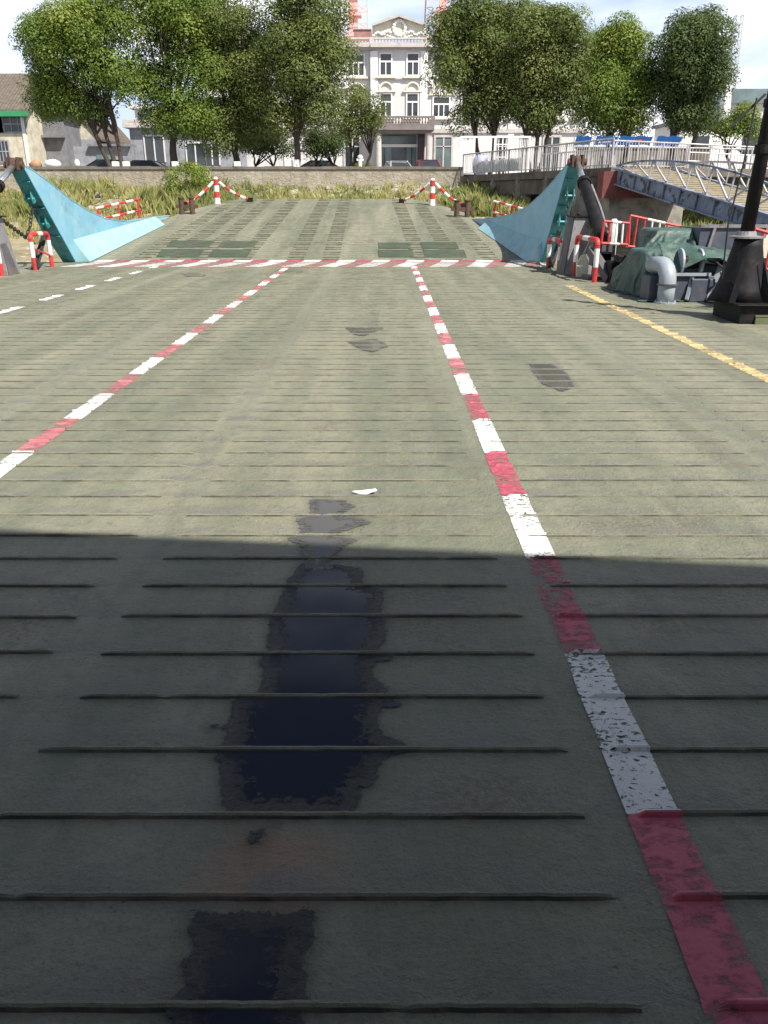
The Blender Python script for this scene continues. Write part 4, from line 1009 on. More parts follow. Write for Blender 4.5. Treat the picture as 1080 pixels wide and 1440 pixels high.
# windows
def window(xc, z0, z1, w, y, arch=False, wide=False):
    t = .13; q = MB()
    q.span((xc-w/2-t, y-.12, z0-t), (xc-w/2, y-.003, z1+t)); q.span((xc+w/2, y-.12, z0-t), (xc+w/2+t, y-.003, z1+t))
    q.span((xc-w/2, y-.12, z1), (xc+w/2, y-.003, z1+t)); q.span((xc-w/2, y-.12, z0-t), (xc+w/2, y-.003, z0))
    zm = z0+(z1-z0)*.64; q.span((xc-w/2, y-.10, zm-.07), (xc+w/2, y-.003, zm+.07))
    ms = (-.17, .17) if wide else (0,)
    for mxx in ms: q.span((xc+mxx*w-.05, y-.095, z0), (xc+mxx*w+.05, y-.003, zm-.07))
    f = q.build('window', 'plwhite', bld)
    q = MB(); q.span((xc-w/2, y-.03, z0), (xc+w/2, y-.004, z1)); q.build('pane', 'glass', f)
    q = MB(); q.span((xc-w/2-.4, y-.28, z0-t-.16), (xc+w/2+.4, y-.003, z0-t-.004)); q.build('sill', 'plcream', f)
    if arch:
        q = MB(); zc = z1+.30; pts = [(xc+(w/2+.12)*math.cos(a), y-.08, zc+(w/2+.15)*math.sin(a)) for a in np.linspace(0, math.pi, 13)]
        q.tube(pts, .11, 6); q.span((xc-w/2-.45, y-.2, z1+.16), (xc+w/2+.45, y-.003, z1+.29)); q.build('arch_moulding', 'plcream', f)
cy = BD-.35
for px in (543, 580.5):
    window(bx(px), bz(106), bz(77), .98, cy); window(bx(px), bz(163.5), bz(133), .98, cy, True)
for k in range(7):
    for s in (-1, 1):
        px = 561.5+s*(60+k*40)
        if k in (3,) : continue
        if not (300 < px < 822): continue
        window(bx(px), bz(106), bz(78), 1.45, BD, wide=True); window(bx(px), bz(163.5), bz(137), 1.45, BD, k < 2, wide=True)
# porch with balcony
p0, p1 = bx(516), bx(610); yb1 = BD-2.9
q = MB(); q.span((p0, yb1, bz(186)), (p1, BD-.36, bz(179.5))); q.span((p0+.25, yb1+.2, bz(190)), (p1-.25, BD-.36, bz(186)-.004)); q.build('balcony_slab', 'slabdk', bld)
balustrade(p0+.15, p1-.15, yb1+.2, bz(179.3), bz(167), bld, 'slabdk', .27)
for px in (533, 603): 
    q = MB(); q.lathe([(.36, QZ-.1), (.36, QZ+.3), (.29, QZ+.32), (.26, bz(191)), (.33, bz(190.3))], (bx(px), yb1+.5, 0), 14); q.build('column', 'stone', bld, smooth=False)
q = MB(); q.span((bx(588), BD-1.5, QZ), (bx(598), BD-1.0, bz(190)-.01)); q.build('dark_pillar', 'purple', bld)
q = MB(); q.span((bx(534), BD-.50, QZ), (bx(587), BD-.37, bz(191))); sf = q.build('shopfront', 'glasslt', bld)
q = MB(); q.span((bx(534), BD-.75, bz(207.5)), (bx(588), BD-.503, bz(203.5))); q.build('fascia', 'plwhite', sf)
q = MB(); q.span((bx(552), BD-.56, QZ), (bx(572), BD-.503, bz(208))); 
for px in (541, 552, 572, 580): q.span((bx(px)-.05, BD-.6, QZ), (bx(px)+.05, BD-.503, bz(208)))
q.build('door', ['glass'], sf)
# ground-floor glazing each side
for (a, b) in ((612, 640), (482, 508), (700, 722), (735, 750), (768, 795)):
    f = MB(); z1 = bz(190); f.span((bx(a), BD-.12, QZ), (bx(a)+.2, BD-.003, z1)); f.span((bx(b)-.2, BD-.12, QZ), (bx(b), BD-.003, z1)); f.span((bx(a)+.2, BD-.12, z1-.2), (bx(b)-.2, BD-.003, z1)); f.span(((bx(a)+bx(b))/2-.07, BD-.1, QZ), ((bx(a)+bx(b))/2+.07, BD-.003, z1-.2)); f.span((bx(a)+.2, BD-.1, bz(206)-.05), (bx(b)-.2, BD-.003, bz(206)+.05))
    o = f.build('window', 'stone', bld); q = MB(); q.span((bx(a)+.2, BD-.05, QZ), (bx(b)-.2, BD-.005, z1-.2)); q.build('pane', 'glasslt' if a == 612 else 'glass', o)
# stair tower on the roof with tiled red cladding
q = MB(); q.span((bx(498), BD+1.5, bz(64)), (bx(522), BD+5.5, bz(37))); M['redtile'] = pm('faded_red_tile', (0.34, 0.17, 0.16), .8); q.build('roof_housing', 'redtile', bld)
q = MB(); q.span((bx(497), BD+1.4, bz(37)), (bx(523), BD+5.6, bz(35.5))); q.build('roof_housing_coping', 'stone', bld)

# lattice masts
def lattice(name, label, c, w0, w1, h, mats, r=.06, steps=10, core=None):
    c = Vector(c); t = thing(name, label, 'mast', tuple(c), 'lattice masts behind the trees'); q = MB(); L = []
    for i in range(steps+1):
        u = i/steps; w = (w0+(w1-w0)*u)/2; L.append([c+Vector((sx*w, sy*w, h*u)) for sx, sy in ((-1,-1),(1,-1),(1,1),(-1,1))])
    for k in range(4):
        q = MB(); q.tube([L[i][k] for i in range(steps+1)], r*.8, 6); q.build('leg', mats[0], t)
    q = MB()
    for i in range(steps):
        for k in range(4):
            q.bar(L[i][k], L[i+1][(k+1) % 4], r); q.bar(L[i+1][k], L[i+1][(k+1) % 4], r)
    q.build('bracing', mats[1], t)
    if core: 
        q = MB(); q.span((c.x-core/2, c.y-core/2, c.z), (c.x+core/2, c.y+core/2, c.z+h)); 
        for i in range(6): q.box(c+Vector((0, 0, h*(.15+.15*i))), (core*1.9, core*1.9, .18))
        q.build('cable_riser', 'towerred', t)
p = at(498, 50, 100); lattice('lattice_mast', 'red and grey lattice mast on the roof behind the left side of the gable', (p.x, 100, p.z-4), 3.2, 2.9, 13, ('towergreen', 'towerred'), .07, 8, .9)
p = at(622, 50, 100); lattice('lattice_mast', 'red and grey lattice mast on the roof behind the right side of the gable', (p.x, 100, p.z-4), 4.0, 3.2, 14, ('towergreen', 'towerred'), .07, 8, .7)
p = at(1016, 130, 120); t1 = at(1028, 22, 120); lattice('lattice_mast', 'pale thin lattice mast standing alone at the upper right', (p.x+.8, 120, p.z-8), 1.7, .9, t1.z-p.z+8, ('steel', 'steel'), .05, 18)
q = MB(); 
# white pillar and warehouses to the right
p = at(1013, 225, 95); q = MB(); q.prism([at(1008, 235, 95), at(1022, 235, 95), at(1032, 95, 95), at(1026, 95, 95)], (0, 1.2, 0)); tag(q.build('white_pylon', 'plwhite', loc=(p.x, 95, QZ)), 'slanted white pylon beside the dark egg-shaped tree', 'pylon')
def simple_house(name, label, x0, x1, y0, y1, z1, wall, parts=()):
    t = thing(name, label, 'building', ((x0+x1)/2, y0, QZ-.05)); q = MB(); q.span((x0, y0, QZ-.1), (x1, y1, z1)); q.build('wall', wall, t); return t
p0, p1 = at(1030, 150, 110), at(1130, 150, 110)
t = simple_house('warehouse', 'pale warehouse with grey blue roof edge behind the small tree at right', p0.x, p1.x+20, 110, 130, at(1040, 146, 110).z, 'plaster')
q = MB(); z = at(1040, 146, 110).z; q.span((p0.x-.4, 109.5, z), (p1.x+20, 130, z+1.6)); q.build('roof', 'glasslt', t)
for k in range(5):
    q = MB(); q.span((p0.x+1+k*3.2, 109.93, z-3.2), (p0.x+2.6+k*3.2, 109.997, z-1.4)); q.build('window', 'glass', t)
p0, p1 = at(955, 200, 75), at(1180, 200, 75)
t = simple_house('low_white_house', 'low white house behind the pier railing at the far right', p0.x, p1.x, 75, 82, at(1000, 172, 75).z, 'plwhite')
q = MB(); z = at(1000, 172, 75).z; q.span((p0.x-.3, 74.6, z), (p1.x+.3, 82, z+.25)); q.build('roof', 'greywall2', t)
for px in (985, 1055, 1105):
    q = MB(); a = at(px, 206, 75); q.span((a.x-.7, 74.94, a.z-.6), (a.x+.7, 74.997, a.z+.8)); q.build('window', 'glass', t)

# ================================================================== HOUSES ON THE LEFT
# cream house with tiled roof
D1 = 66.0
def A1(px, py, D=D1): return at(px, py, D)
t = thing('tiled_house', 'old cream plastered house with brown tiled roof and green eave at the left edge', 'house', (A1(20, 200).x, D1, QZ-.05))
xr = A1(45, 200).x; xl = xr-9; ze = A1(20, 158).z; zr = A1(20, 95).z
q = MB(); q.span((xl, D1, QZ-.1), (xr, D1+9, ze)); 
q.prism([(xr-.25, D1, ze), (xr-.25, D1+9, ze), (xr-.25, D1+4.5, zr-.25)], (.245, 0, 0)); q.build('wall', 'houseplaster', t)
q = MB(); q.prism([(xl, D1-.7, ze-.05), (xl, D1+4.5, zr), (xl, D1+9.7, ze-.05), (xl, D1+9.7, ze+.13), (xl, D1+4.5, zr+.2), (xl, D1-.7, ze+.13)], (9.35, 0, 0)); q.build('roof', 'tile', t)
q = MB(); q.span((xl, D1-.76, ze-.32), (xr+.3, D1-.705, ze+.05)); q.span((xl, D1-.705, ze-.34), (xr, D1-.003, ze-.1)); q.build('green_eave', 'green', t)
q = MB(); q.span((xr-.55, D1-.12, QZ), (xr-.3, D1-.003, ze-.35)); q.build('downpipe', 'plaster', t)
for (px, py0, py1, w) in ((18, 186, 163, 2.2), (-8, 186, 163, 1.6), (7, 228, 198, 1.0)):
    c = A1(px, py0); z1 = A1(px, py1).z; q = MB(); q.span((c.x-w/2, D1-.05, c.z), (c.x+w/2, D1-.004, z1)); f = q.build('window', 'glass', t)
    q = MB()
    for k in range(5): q.span((c.x-w/2+k*w/4-.03, D1-.1, c.z-.05), (c.x-w/2+k*w/4+.03, D1-.052, z1+.05))
    for zz in (c.z, (c.z+z1)/2, z1): q.span((c.x-w/2-.05, D1-.09, zz-.04), (c.x+w/2+.05, D1-.053, zz+.04))
    q.build('window_bars', 'greywall2', f)
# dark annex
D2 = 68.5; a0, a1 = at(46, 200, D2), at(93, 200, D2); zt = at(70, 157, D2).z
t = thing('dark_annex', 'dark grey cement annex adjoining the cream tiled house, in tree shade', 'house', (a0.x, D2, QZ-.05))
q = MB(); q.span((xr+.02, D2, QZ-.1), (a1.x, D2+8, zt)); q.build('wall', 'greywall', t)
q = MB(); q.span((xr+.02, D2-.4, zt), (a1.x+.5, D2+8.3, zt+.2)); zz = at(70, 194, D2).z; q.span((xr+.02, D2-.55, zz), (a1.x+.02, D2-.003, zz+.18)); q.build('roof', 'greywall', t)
# small gabled cottage
D3 = 72.0; c0, c1 = at(104, 200, D3), at(141, 200, D3); ze = at(120, 196, D3).z; zr = at(120, 168, D3).z
t = thing('gabled_cottage', 'small cottage with cream gable end and brown roof behind the quay', 'house', (c0.x, D3, QZ-.05)); xm = at(121, 200, D3).x
q = MB(); q.span((c0.x, D3, QZ-.1), (c1.x, D3+9, ze)); q.build('wall', 'greywall2', t)
q = MB(); q.prism([(c0.x, D3, ze), (c1.x, D3, ze), (xm, D3, zr)], (0, .3, 0)); q.build('gable', 'houseplaster', t)
q = MB(); q.prism([(c0.x-.25, D3-.2, ze-.15), (xm, D3-.2, zr+.03), (c1.x+.25, D3-.2, ze-.15), (c1.x+.25, D3-.2, ze+.03), (xm, D3-.2, zr+.22), (c0.x-.25, D3-.2, ze+.03)], (0, 9.4, 0)); 
q.prism([(a1.x-.5, D3+.4, ze-.1), (a1.x-.5, D3+4.6, zr+.1), (a1.x-.5, D3+4.6, zr+.25), (a1.x-.5, D3+.2, ze+.05)], (c0.x+1.2-a1.x+.5, 0, 0)); q.build('roof', 'tile', t)
# low shed wall
D4 = 70.0; c0, c1 = at(95, 220, D4), at(186, 220, D4); zt = at(150, 206, D4).z
t = thing('low_shed', 'low blue grey shed with a pale window behind the leftmost tree', 'shed', (c0.x, D4, QZ-.05))
q = MB(); q.span((c0.x, D4, QZ-.1), (c1.x, D4+1.5, zt)); q.build('wall', 'greywall2', t)
q = MB(); q.span((at(125, 200, D4).x, D4-.4, zt), (c1.x, D4+1.6, zt+.18)); q.build('roof', 'greywall', t)
c = at(148, 224, D4); q = MB(); q.span((c.x-.65, D4-.05, c.z), (c.x+.65, D4-.004, at(148, 212, D4).z)); q.build('window', 'glasslt', t)
# grey house with balustrade
D5 = 72.0; c0, c1 = at(184, 200, D5), at(322, 200, D5); zt = at(240, 180, D5).z
t = thing('balustraded_house', 'grey two storey house with roof balustrade and set back upper room behind the trees', 'house', (c0.x, D5, QZ-.05))
q = MB(); q.span((c0.x, D5, QZ-.1), (c1.x, D5+9, zt)); q.build('wall', 'greywall2', t)
q = MB(); q.span((c0.x-.4, D5-.5, zt), (c1.x+.4, D5+9, zt+.25)); q.build('cornice', 'stone', t)
balustrade(c0.x-.2, c1.x+.2, D5-.2, zt+.26, at(240, 169, D5).z, t, 'stone')
u0, u1 = at(190, 160, D5+3), at(217, 160, D5+3); zu = at(200, 153, D5+3).z
q = MB(); q.span((u0.x, D5+3, zt+.26), (u1.x, D5+8, zu)); q.span((u0.x-.4, D5+2.6, zu), (u1.x+.4, D5+8.4, zu+.25)); ur = q.build('upper_room', 'plaster', t)
q = MB(); q.span((u0.x+.3, D5+2.95, zu-1.6), (u1.x-.3, D5+2.997, zu-.4)); q.build('window', 'glass', ur)
for (px, py0, py1, w) in ((220, 228, 192, 1.5), (277, 232, 202, 1.4), (300, 232, 202, 1.1)):
    c = at(px, py0, D5); z1 = at(px, py1, D5).z; q = MB(); q.span((c.x-w/2, D5-.05, c.z), (c.x+w/2, D5-.004, z1)); f = q.build('window', 'glass', t)
    q = MB(); q.span((c.x-w/2-.1, D5-.1, z1), (c.x+w/2+.1, D5-.003, z1+.12)); q.span((c.x-.05, D5-.1, c.z), (c.x+.05, D5-.053, z1)); q.span((c.x-w/2-.1, D5-.1, c.z), (c.x-w/2, D5-.003, z1)); q.span((c.x+w/2, D5-.1, c.z), (c.x+w/2+.1, D5-.003, z1)); q.build('frame', 'plaster', f)

# ================================================================== CARS
def car(loc, rz, label, paint, rear=True):
    t = thing('parked_car', label, 'car', (0, 0, 0), 'cars parked before the white building')
    # body facing -Y
    prof = [(-2.2, .35), (-2.25, .62), (-2.15, .82), (-1.2, .95), (1.35, .98), (2.05, .92), (2.2, .70), (2.18, .35)]
    q = MB(); secs = [(-.86, .93), (-.80, 1.0), (.80, 1.0), (.86, .93)]; n = len(prof)
    vs = [(x, y*s, z*(1 if abs(x) < .85 else .985)) for x, s in secs for y, z in prof]; fs = [tuple(range(n)), tuple(range(3*n, 4*n))]
    for i in range(3):
        for k in range(n): fs.append((i*n+k, i*n+(k+1) % n, (i+1)*n+(k+1) % n, (i+1)*n+k))
    q.add(vs, fs); q.build('body', paint, t, bevel=.04)
    cab = [(-1.15, .94, .80), (-.35, 1.40, .62), (.95, 1.42, .62), (1.85, .95, .78)]
    q = MB(); vs = [(s*w, y, z) for s in (-1, 1) for y, z, w in cab]; q.add(vs, [(0, 1, 2, 3), (4, 5, 6, 7), (0, 1, 5, 4), (2, 3, 7, 6), (0, 3, 7, 4)]); q.add([vs[1], vs[2], vs[6], vs[5]], [(0, 1, 2, 3)]); q.build('cabin_glass', 'glass', t)
    q = MB(); q.prism([(-.63, -.38, 1.41), (.63, -.38, 1.41), (.63, .98, 1.43), (-.63, .98, 1.43)], (0, 0, .035))
    for s in (-1, 1):
        for a, b in ((cab[0], cab[1]), (cab[2], cab[3])): q.bar((s*a[2], a[0], a[1]), (s*b[2], b[0], b[1]), .07)
        q.bar((s*.69, .35, .95), (s*.63, .35, 1.42), .06)
    q.build('roof', paint, t)
    for sx in (-1, 1):
        for y in (-1.35, 1.35):
            q = MB(); q.lathe([(.33, -.1), (.34, -.06), (.34, .06), (.33, .1)], (sx*.78, y, .34), 16, axis='X'); w = q.build('wheel', 'blackrub', t)
            q = MB(); q.lathe([(.19, -.02), (.19, .02)], (sx*.885, y, .34), 12, axis='X'); q.build('rim', 'chrome', w)
        q = MB(); q.box((sx*.62, -2.19, .72), (.34, .10, .14)); q.build('headlight', 'chrome', t)
        q = MB(); q.box((sx*.60, 2.17, .78), (.44, .10, .18)); q.build('tail_light', 'lampred', t)
        q = MB(); q.box((sx*.93, -.75, 1.0), (.16, .09, .12)); q.build('mirror', paint, t)
    for y in (-2.27, 2.22):
        q = MB(); q.box((0, y, .62 if y > 0 else .5), (.50, .03, .15)); q.build('number_plate', 'cloudwhite', t)
    q = MB(); q.box((0, -2.2, .47), (1.4, .12, .2)); q.box((0, 2.17, .45), (1.5, .1, .16)); q.build('bumper', 'dkgrey', t)
    t.location = loc; t.rotation_euler = (0, 0, rz); return t
p = at(561, 235, 63); car((p.x, 65, QZ-.05), R(12), 'silver car facing the river before the entrance columns', 'carsilver')
p = at(602, 235, 63); car((p.x, 64, QZ-.05), R(180+3), 'dark red car showing red tail lights and white plate, before the entrance', 'carred')
p = at(152, 235, 57); car((p.x, 58.5, QZ-.25), R(80), 'black car behind the quay wall under the leftmost tree, left one of two', 'carblack')
p = at(195, 235, 58); car((p.x+.4, 59.5, QZ-.25), R(86), 'black car behind the quay wall near the grey balustraded house, right one of two', 'carblack')
p = at(455, 235, 60); car((p.x, 61, QZ-.2), R(95), 'black car in deep shade behind the small round tree left of the entrance', 'carblack')
# ================================================================== PIER WALKWAY, GATE, GANGWAY
PZ = EYE+1.13
def rail_run(name, label, pts, h, bars=True, step=.13, mids=(), mat='steel', group='pier railings', post=1.6, rp=.03, nb=None):
    """railing along a polyline of floor points: posts, handrail, and the fill of thin bars"""
    t = thing(name, label, 'railing', tuple(pts[0]), group); up = Vector((0, 0, 1)); pts = [Vector(p) for p in pts]
    q = MB(); q.tube([p+up*h for p in pts], .032, 8)
    for m in mids: q.tube([p+up*m for p in pts], .024, 6)
    q.build('handrail', mat, t); f = MB()
    for i in range(len(pts)-1):
        a, b = pts[i], pts[i+1]; L = (b-a).length; n = max(1, round(L/post))
        for k in range(n+(1 if i == len(pts)-2 else 0)):
            p = a+(b-a)*k/n; q = MB(); q.tube([p, p+up*(h+.015)], rp, 8); q.build('post', mat, t)
        if bars:
            m = int(L/step)
            for k in range(m):
                p = a+(b-a)*(k+.5)/m; f.bar(p+up*.1, p+up*(h-.03), .022)
            f.bar(a+up*.1, b+up*.1, .03)
    if bars: f.build('baluster_fill', mat, t)
    return t
E0 = Vector((at(650, 243, 44.9).x, 44.9, PZ)); E1 = Vector((8.7, 33.2, PZ)); E2 = Vector((19.5, 35.5, PZ)); 
dirE = (E1-E0).normalized(); nE = Vector((-dirE.y, dirE.x, 0)); nE = nE if nE.x > 0 else -nE
pier = thing('pier', 'stained concrete pier walkway on pillars leading from the quay to the steel gangway', 'pier', tuple(E0))
W_ = 3.2
poly = [E0, E1, E1+Vector((2.6, .7, 0)), E1+Vector((2.6, .7, 0))+Vector((10, 2.3, 0)), E1+Vector((12.6, 7.4, 0)), E0+nE*W_+dirE*9.5, E0+nE*W_+Vector((0, 1.2, 0)), E0+Vector((0, 1.2, 0))]
q = MB(); q.prism([p-Vector((0, 0, .30)) for p in poly], (0, 0, .30)); q.build('slab', 'concdark', pier)
q = MB(); q.bar(E0-Vector((0, 0, .62))+nE*.35, E1-Vector((0, 0, .62))+nE*.35, .35, .62); q.build('edge_beam', 'concdark', pier)
for u in (.06, .25, .44, .63, .82):
    for w in (.35, W_-.3):
        p = E0+(E1-E0)*u+nE*w; q = MB(); q.box((p.x, p.y, PZ/2-.7), (.62, .62, PZ+1.0)); q.build('pillar', 'concrete' if w < 1 else 'concdark', pier)
    if u > .1:
        a = E0+(E1-E0)*u; q = MB(); q.bar(a+nE*.1-Vector((0, 0, .8)), a+nE*W_-Vector((0, 0, .8)), .5, .5); q.build('cross_beam', 'concdark', pier)
# abutment with red oxide bearing block and big pillar
q = MB(); q.box((E1.x+.65, E1.y+.1, PZ-.62), (2.0, .9, .95)); q.build('bearing_block', 'abut', pier)
a = at(856, 290, 33.3); b = at(962, 290, 33.3)
q = MB(); q.span((a.x, 33.3, -1.5), (b.x, 35.6, PZ-.95)); q.build('abutment_pillar', 'concrete', pier, bevel=.03)
rail_run('pier_railing', 'white close barred railing along the near edge of the pier, from the barred gate', [E0+Vector((.05, 0, 0)), E1], 1.0, True, .15)
rail_run('pier_railing', 'close barred white railing on the pier end, below the blue banners', [E1+Vector((.05, .3, 0)), E1+Vector((3.6, 2.2, 0))], .95, True, .15)
rail_run('pier_railing', 'open pipe railing with three rails running right behind the bowed gangway', [E1+Vector((3.7, 2.3, 0)), E1+Vector((6.4, 2.6, -.1)), E1+Vector((13.5, 1.2, -.45))], .95, False, mids=(.32, .64), post=1.0)
rail_run('pier_railing', 'white barred railing on the far edge of the pier before the banners', [E0+nE*W_+dirE*2.5, E0+nE*W_+dirE*9.4, E1+Vector((12.0, 7.3, 0))], .95, True, .17)
# white sheet on the lower rail
q = MB(); a = E0+(E1-E0)*.10; b = E0+(E1-E0)*.46
pts = []; n = 16
for i in range(n+1):
    p = a+(b-a)*i/n+nE*.06; pts.append((p.x, p.y, PZ+.08)); 
for i in range(n+1):
    p = a+(b-a)*i/n+nE*(.06+.03*math.sin(i*1.7)); pts.append((p.x, p.y, PZ+.62+.03*math.sin(i*2.1)))
q.add(pts, [(i, i+1, n+2+i, n+1+i) for i in range(n)]); q.add([(x+nE.x*.03, y+nE.y*.03, z) for x, y, z in pts], [(i, i+1, n+2+i, n+1+i) for i in range(n)])
tag(q.build('white_sheet', 'cloudwhite', loc=tuple(a)), 'white sheeting tied behind the lower part of the pier railing near the barred gate', 'sheet')
# barred gate enclosure on the quay
gd = 46.2; ga = thing('barred_gate', 'white barred gate enclosure with open doorway at the start of the pier', 'gate', tuple(at(650, 236, gd)))
gz0 = PZ+.02; gz1 = at(690, 194, gd).z; X = lambda px: at(px, 215, gd).x
q = MB()
for px in (649, 667, 696, 727, 744): q.span((X(px)-.05, gd-.05, gz0), (X(px)+.05, gd+.05, gz1))
q.span((X(649)-.07, gd-.06, gz1), (X(744)+.07, gd+.06, gz1+.09)); q.span((X(649), gd-.04, gz0), (X(667), gd+.04, gz0+.07)); q.span((X(696), gd-.04, gz0), (X(744), gd+.04, gz0+.07)); q.build('frame', 'cloudwhite', ga)
for (a, b, st) in ((649, 667, 7), (727, 744, 7)):
    q = MB()
    for k in range(1, st): x = X(a)+(X(b)-X(a))*k/st; q.span((x-.018, gd-.018, gz0+.07), (x+.018, gd+.018, gz1))
    q.build('bar_panel', 'cloudwhite', ga)
q = MB()
for k in range(1, 6): x = X(696)+(X(727)-X(696))*k/6; q.span((x-.018, gd-.018, gz0+.07), (x+.018, gd+.018, gz1))
for k in range(1, 6): z = gz0+(gz1-gz0)*k/6; q.span((X(696)+.05, gd-.022, z-.022), (X(727)-.05, gd+.022, z+.022))
q.build('grid_panel', 'cloudwhite', ga)
# lavender blue bundle in the gateway
p = E0+dirE*.9+nE*.55; q = MB(); rr = random.Random(8)
q.lathe([(.26, 0), (.36, .25), (.38, .55), (.30, .82), (.22, .93), (.10, .98)], (p.x, p.y, PZ), 14); q.ball((p.x+.18, p.y, PZ+.78), (.25, .22, .2), n=10, j=.1, seed=2)
tag(q.build('wrapped_bundle', 'bluebag', loc=(p.x, p.y, PZ), smooth=True), 'lavender blue wrapped bundle standing at the open gateway of the pier', 'bundle')
# steel gangway
G0 = at(867, 237, 33.0); G1 = Vector((12.55, 22.0, EYE-1.06)); gdv = (G1-G0).normalized(); gn = Vector((-gdv.y, gdv.x, 0)).normalized(); gn = gn if gn.x > 0 else -gn
gw = thing('gangway', 'steel gangway with bowed truss sides and grey blue girders sloping down to the right', 'gangway', tuple(G0)); gup = gn.cross(gdv); gup = gup if gup.z > 0 else -gup; GW = 2.5; GL = (G1-G0).length
for s in (0, 1):
    o = gn*GW*s; q = MB()
    q.bar(G0+o-gup*.26, G1+o-gup*.26, .04, .50); q.bar(G0+o-gup*.005, G1+o-gup*.005, .24, .05); q.bar(G0+o-gup*.52, G1+o-gup*.52, .24, .05)
    for k in range(13): p = G0+(G1-G0)*(k+.5)/13+o; q.bar(p-gup*.49-gn*.06, p-gup*.035-gn*.06, .05, .09)
    q.build('girder', 'girder', gw)
    N = 11; top = [G0+(G1-G0)*(k/N)+o+gup*(.10+.78*math.sin(math.pi*min(1, max(.0, (k/N)))**1.0)**.75) for k in range(N+1)]
    bot = [G0+(G1-G0)*(k/N)+o+gup*.02 for k in range(N+1)]
    q = MB()
    for k in range(N): q.bar(top[k], top[k+1], .09, .06)
    q.build('top_chord', 'girder' if s == 0 else 'steel', gw); q = MB()
    for k in range(1, N): q.bar(bot[k], top[k], .045)
    for k in range(N):
        a, b = (top[k], bot[k+1]) if k < N/2 else (bot[k], top[k+1]); q.bar(a, b, .05)
    q.build('truss_web', 'steel', gw)
q = MB(); q.prism([G0+gn*.13-gup*.06, G1+gn*.13-gup*.06, G1+gn*(GW-.13)-gup*.06, G0+gn*(GW-.13)-gup*.06], gup*.05)
for k in range(30): p = G0+(G1-G0)*(k+.5)/30; q.bar(p+gn*.2+gup*.012, p+gn*(GW-.2)+gup*.012, .05, .03)
q.build('walkway_deck', 'gdeck', gw)
# pontoon under the lower end
q = MB(); pc = G1+gn*1.2; q.span((pc.x-2.2, pc.y-7, -1.4), (pc.x+12, pc.y+1.2, -.2)); po = thing('pontoon', 'grey floating pontoon under the lower end of the gangway', 'pontoon', (pc.x, pc.y, -1.4)); q.build('hull', 'navy', po, bevel=.05)
# blue banners on a frame behind the pier
for i, (x0, x1) in enumerate(((808, 830), (836, 866), (869, 914), (921, 955))):
    Dn = 49.0; a, b = at(x0, 204, Dn), at(x1, 204, Dn); zt = at(x0, 192.5, Dn).z; labs = ['short plain blue banner, leftmost of the row behind the pier railing', 'blue banner with a white mark beside the short plain one', 'longest blue banner with a small red and white emblem', 'plain blue banner at the right end of the row']
    t = thing('blue_banner', labs[i], 'banner', tuple(a), 'blue banners behind the pier'); q = MB(); n = 14; vs = []
    for k in range(n+1):
        x = a.x+(b.x-a.x)*k/n; w = .04*math.sin(k*1.9+i); vs += [(x, Dn+w, a.z-.02*math.sin(k)), (x, Dn-.5+w, zt+.03*math.sin(k*.9))]
    q.add(vs, [(2*k, 2*k+2, 2*k+3, 2*k+1) for k in range(n)]); q.add([(x, y+.02, z) for x, y, z in vs], [(2*k, 2*k+2, 2*k+3, 2*k+1) for k in range(n)]); q.build('cloth', 'banner', t)
    for x in (a.x, b.x):
        q = MB(); q.bar((x, Dn+.1, QZ-.05), (x, Dn+.1, zt), .06); q.build('pole', 'steel', t)
    zc = (a.z+zt)/2
    if i in (1, 2):
        q = MB(); xc = a.x+(b.x-a.x)*.38
        for k in range(4): q.bar((xc-.25+.14*k, Dn-.33, zc-.08), (xc-.18+.16*k, Dn-.33, zc+.10), .035, .02)
        q.bar((xc-.3, Dn-.34, zc-.10), (xc+.4, Dn-.36, zc-.05), .02, .03); q.build('emblem', 'cloudwhite', t)
    if i == 2:
        q = MB(); q.ball((xc+.42, Dn-.36, zc+.02), (.13, .02, .09), n=10); q.build('emblem', 'lampred', t)

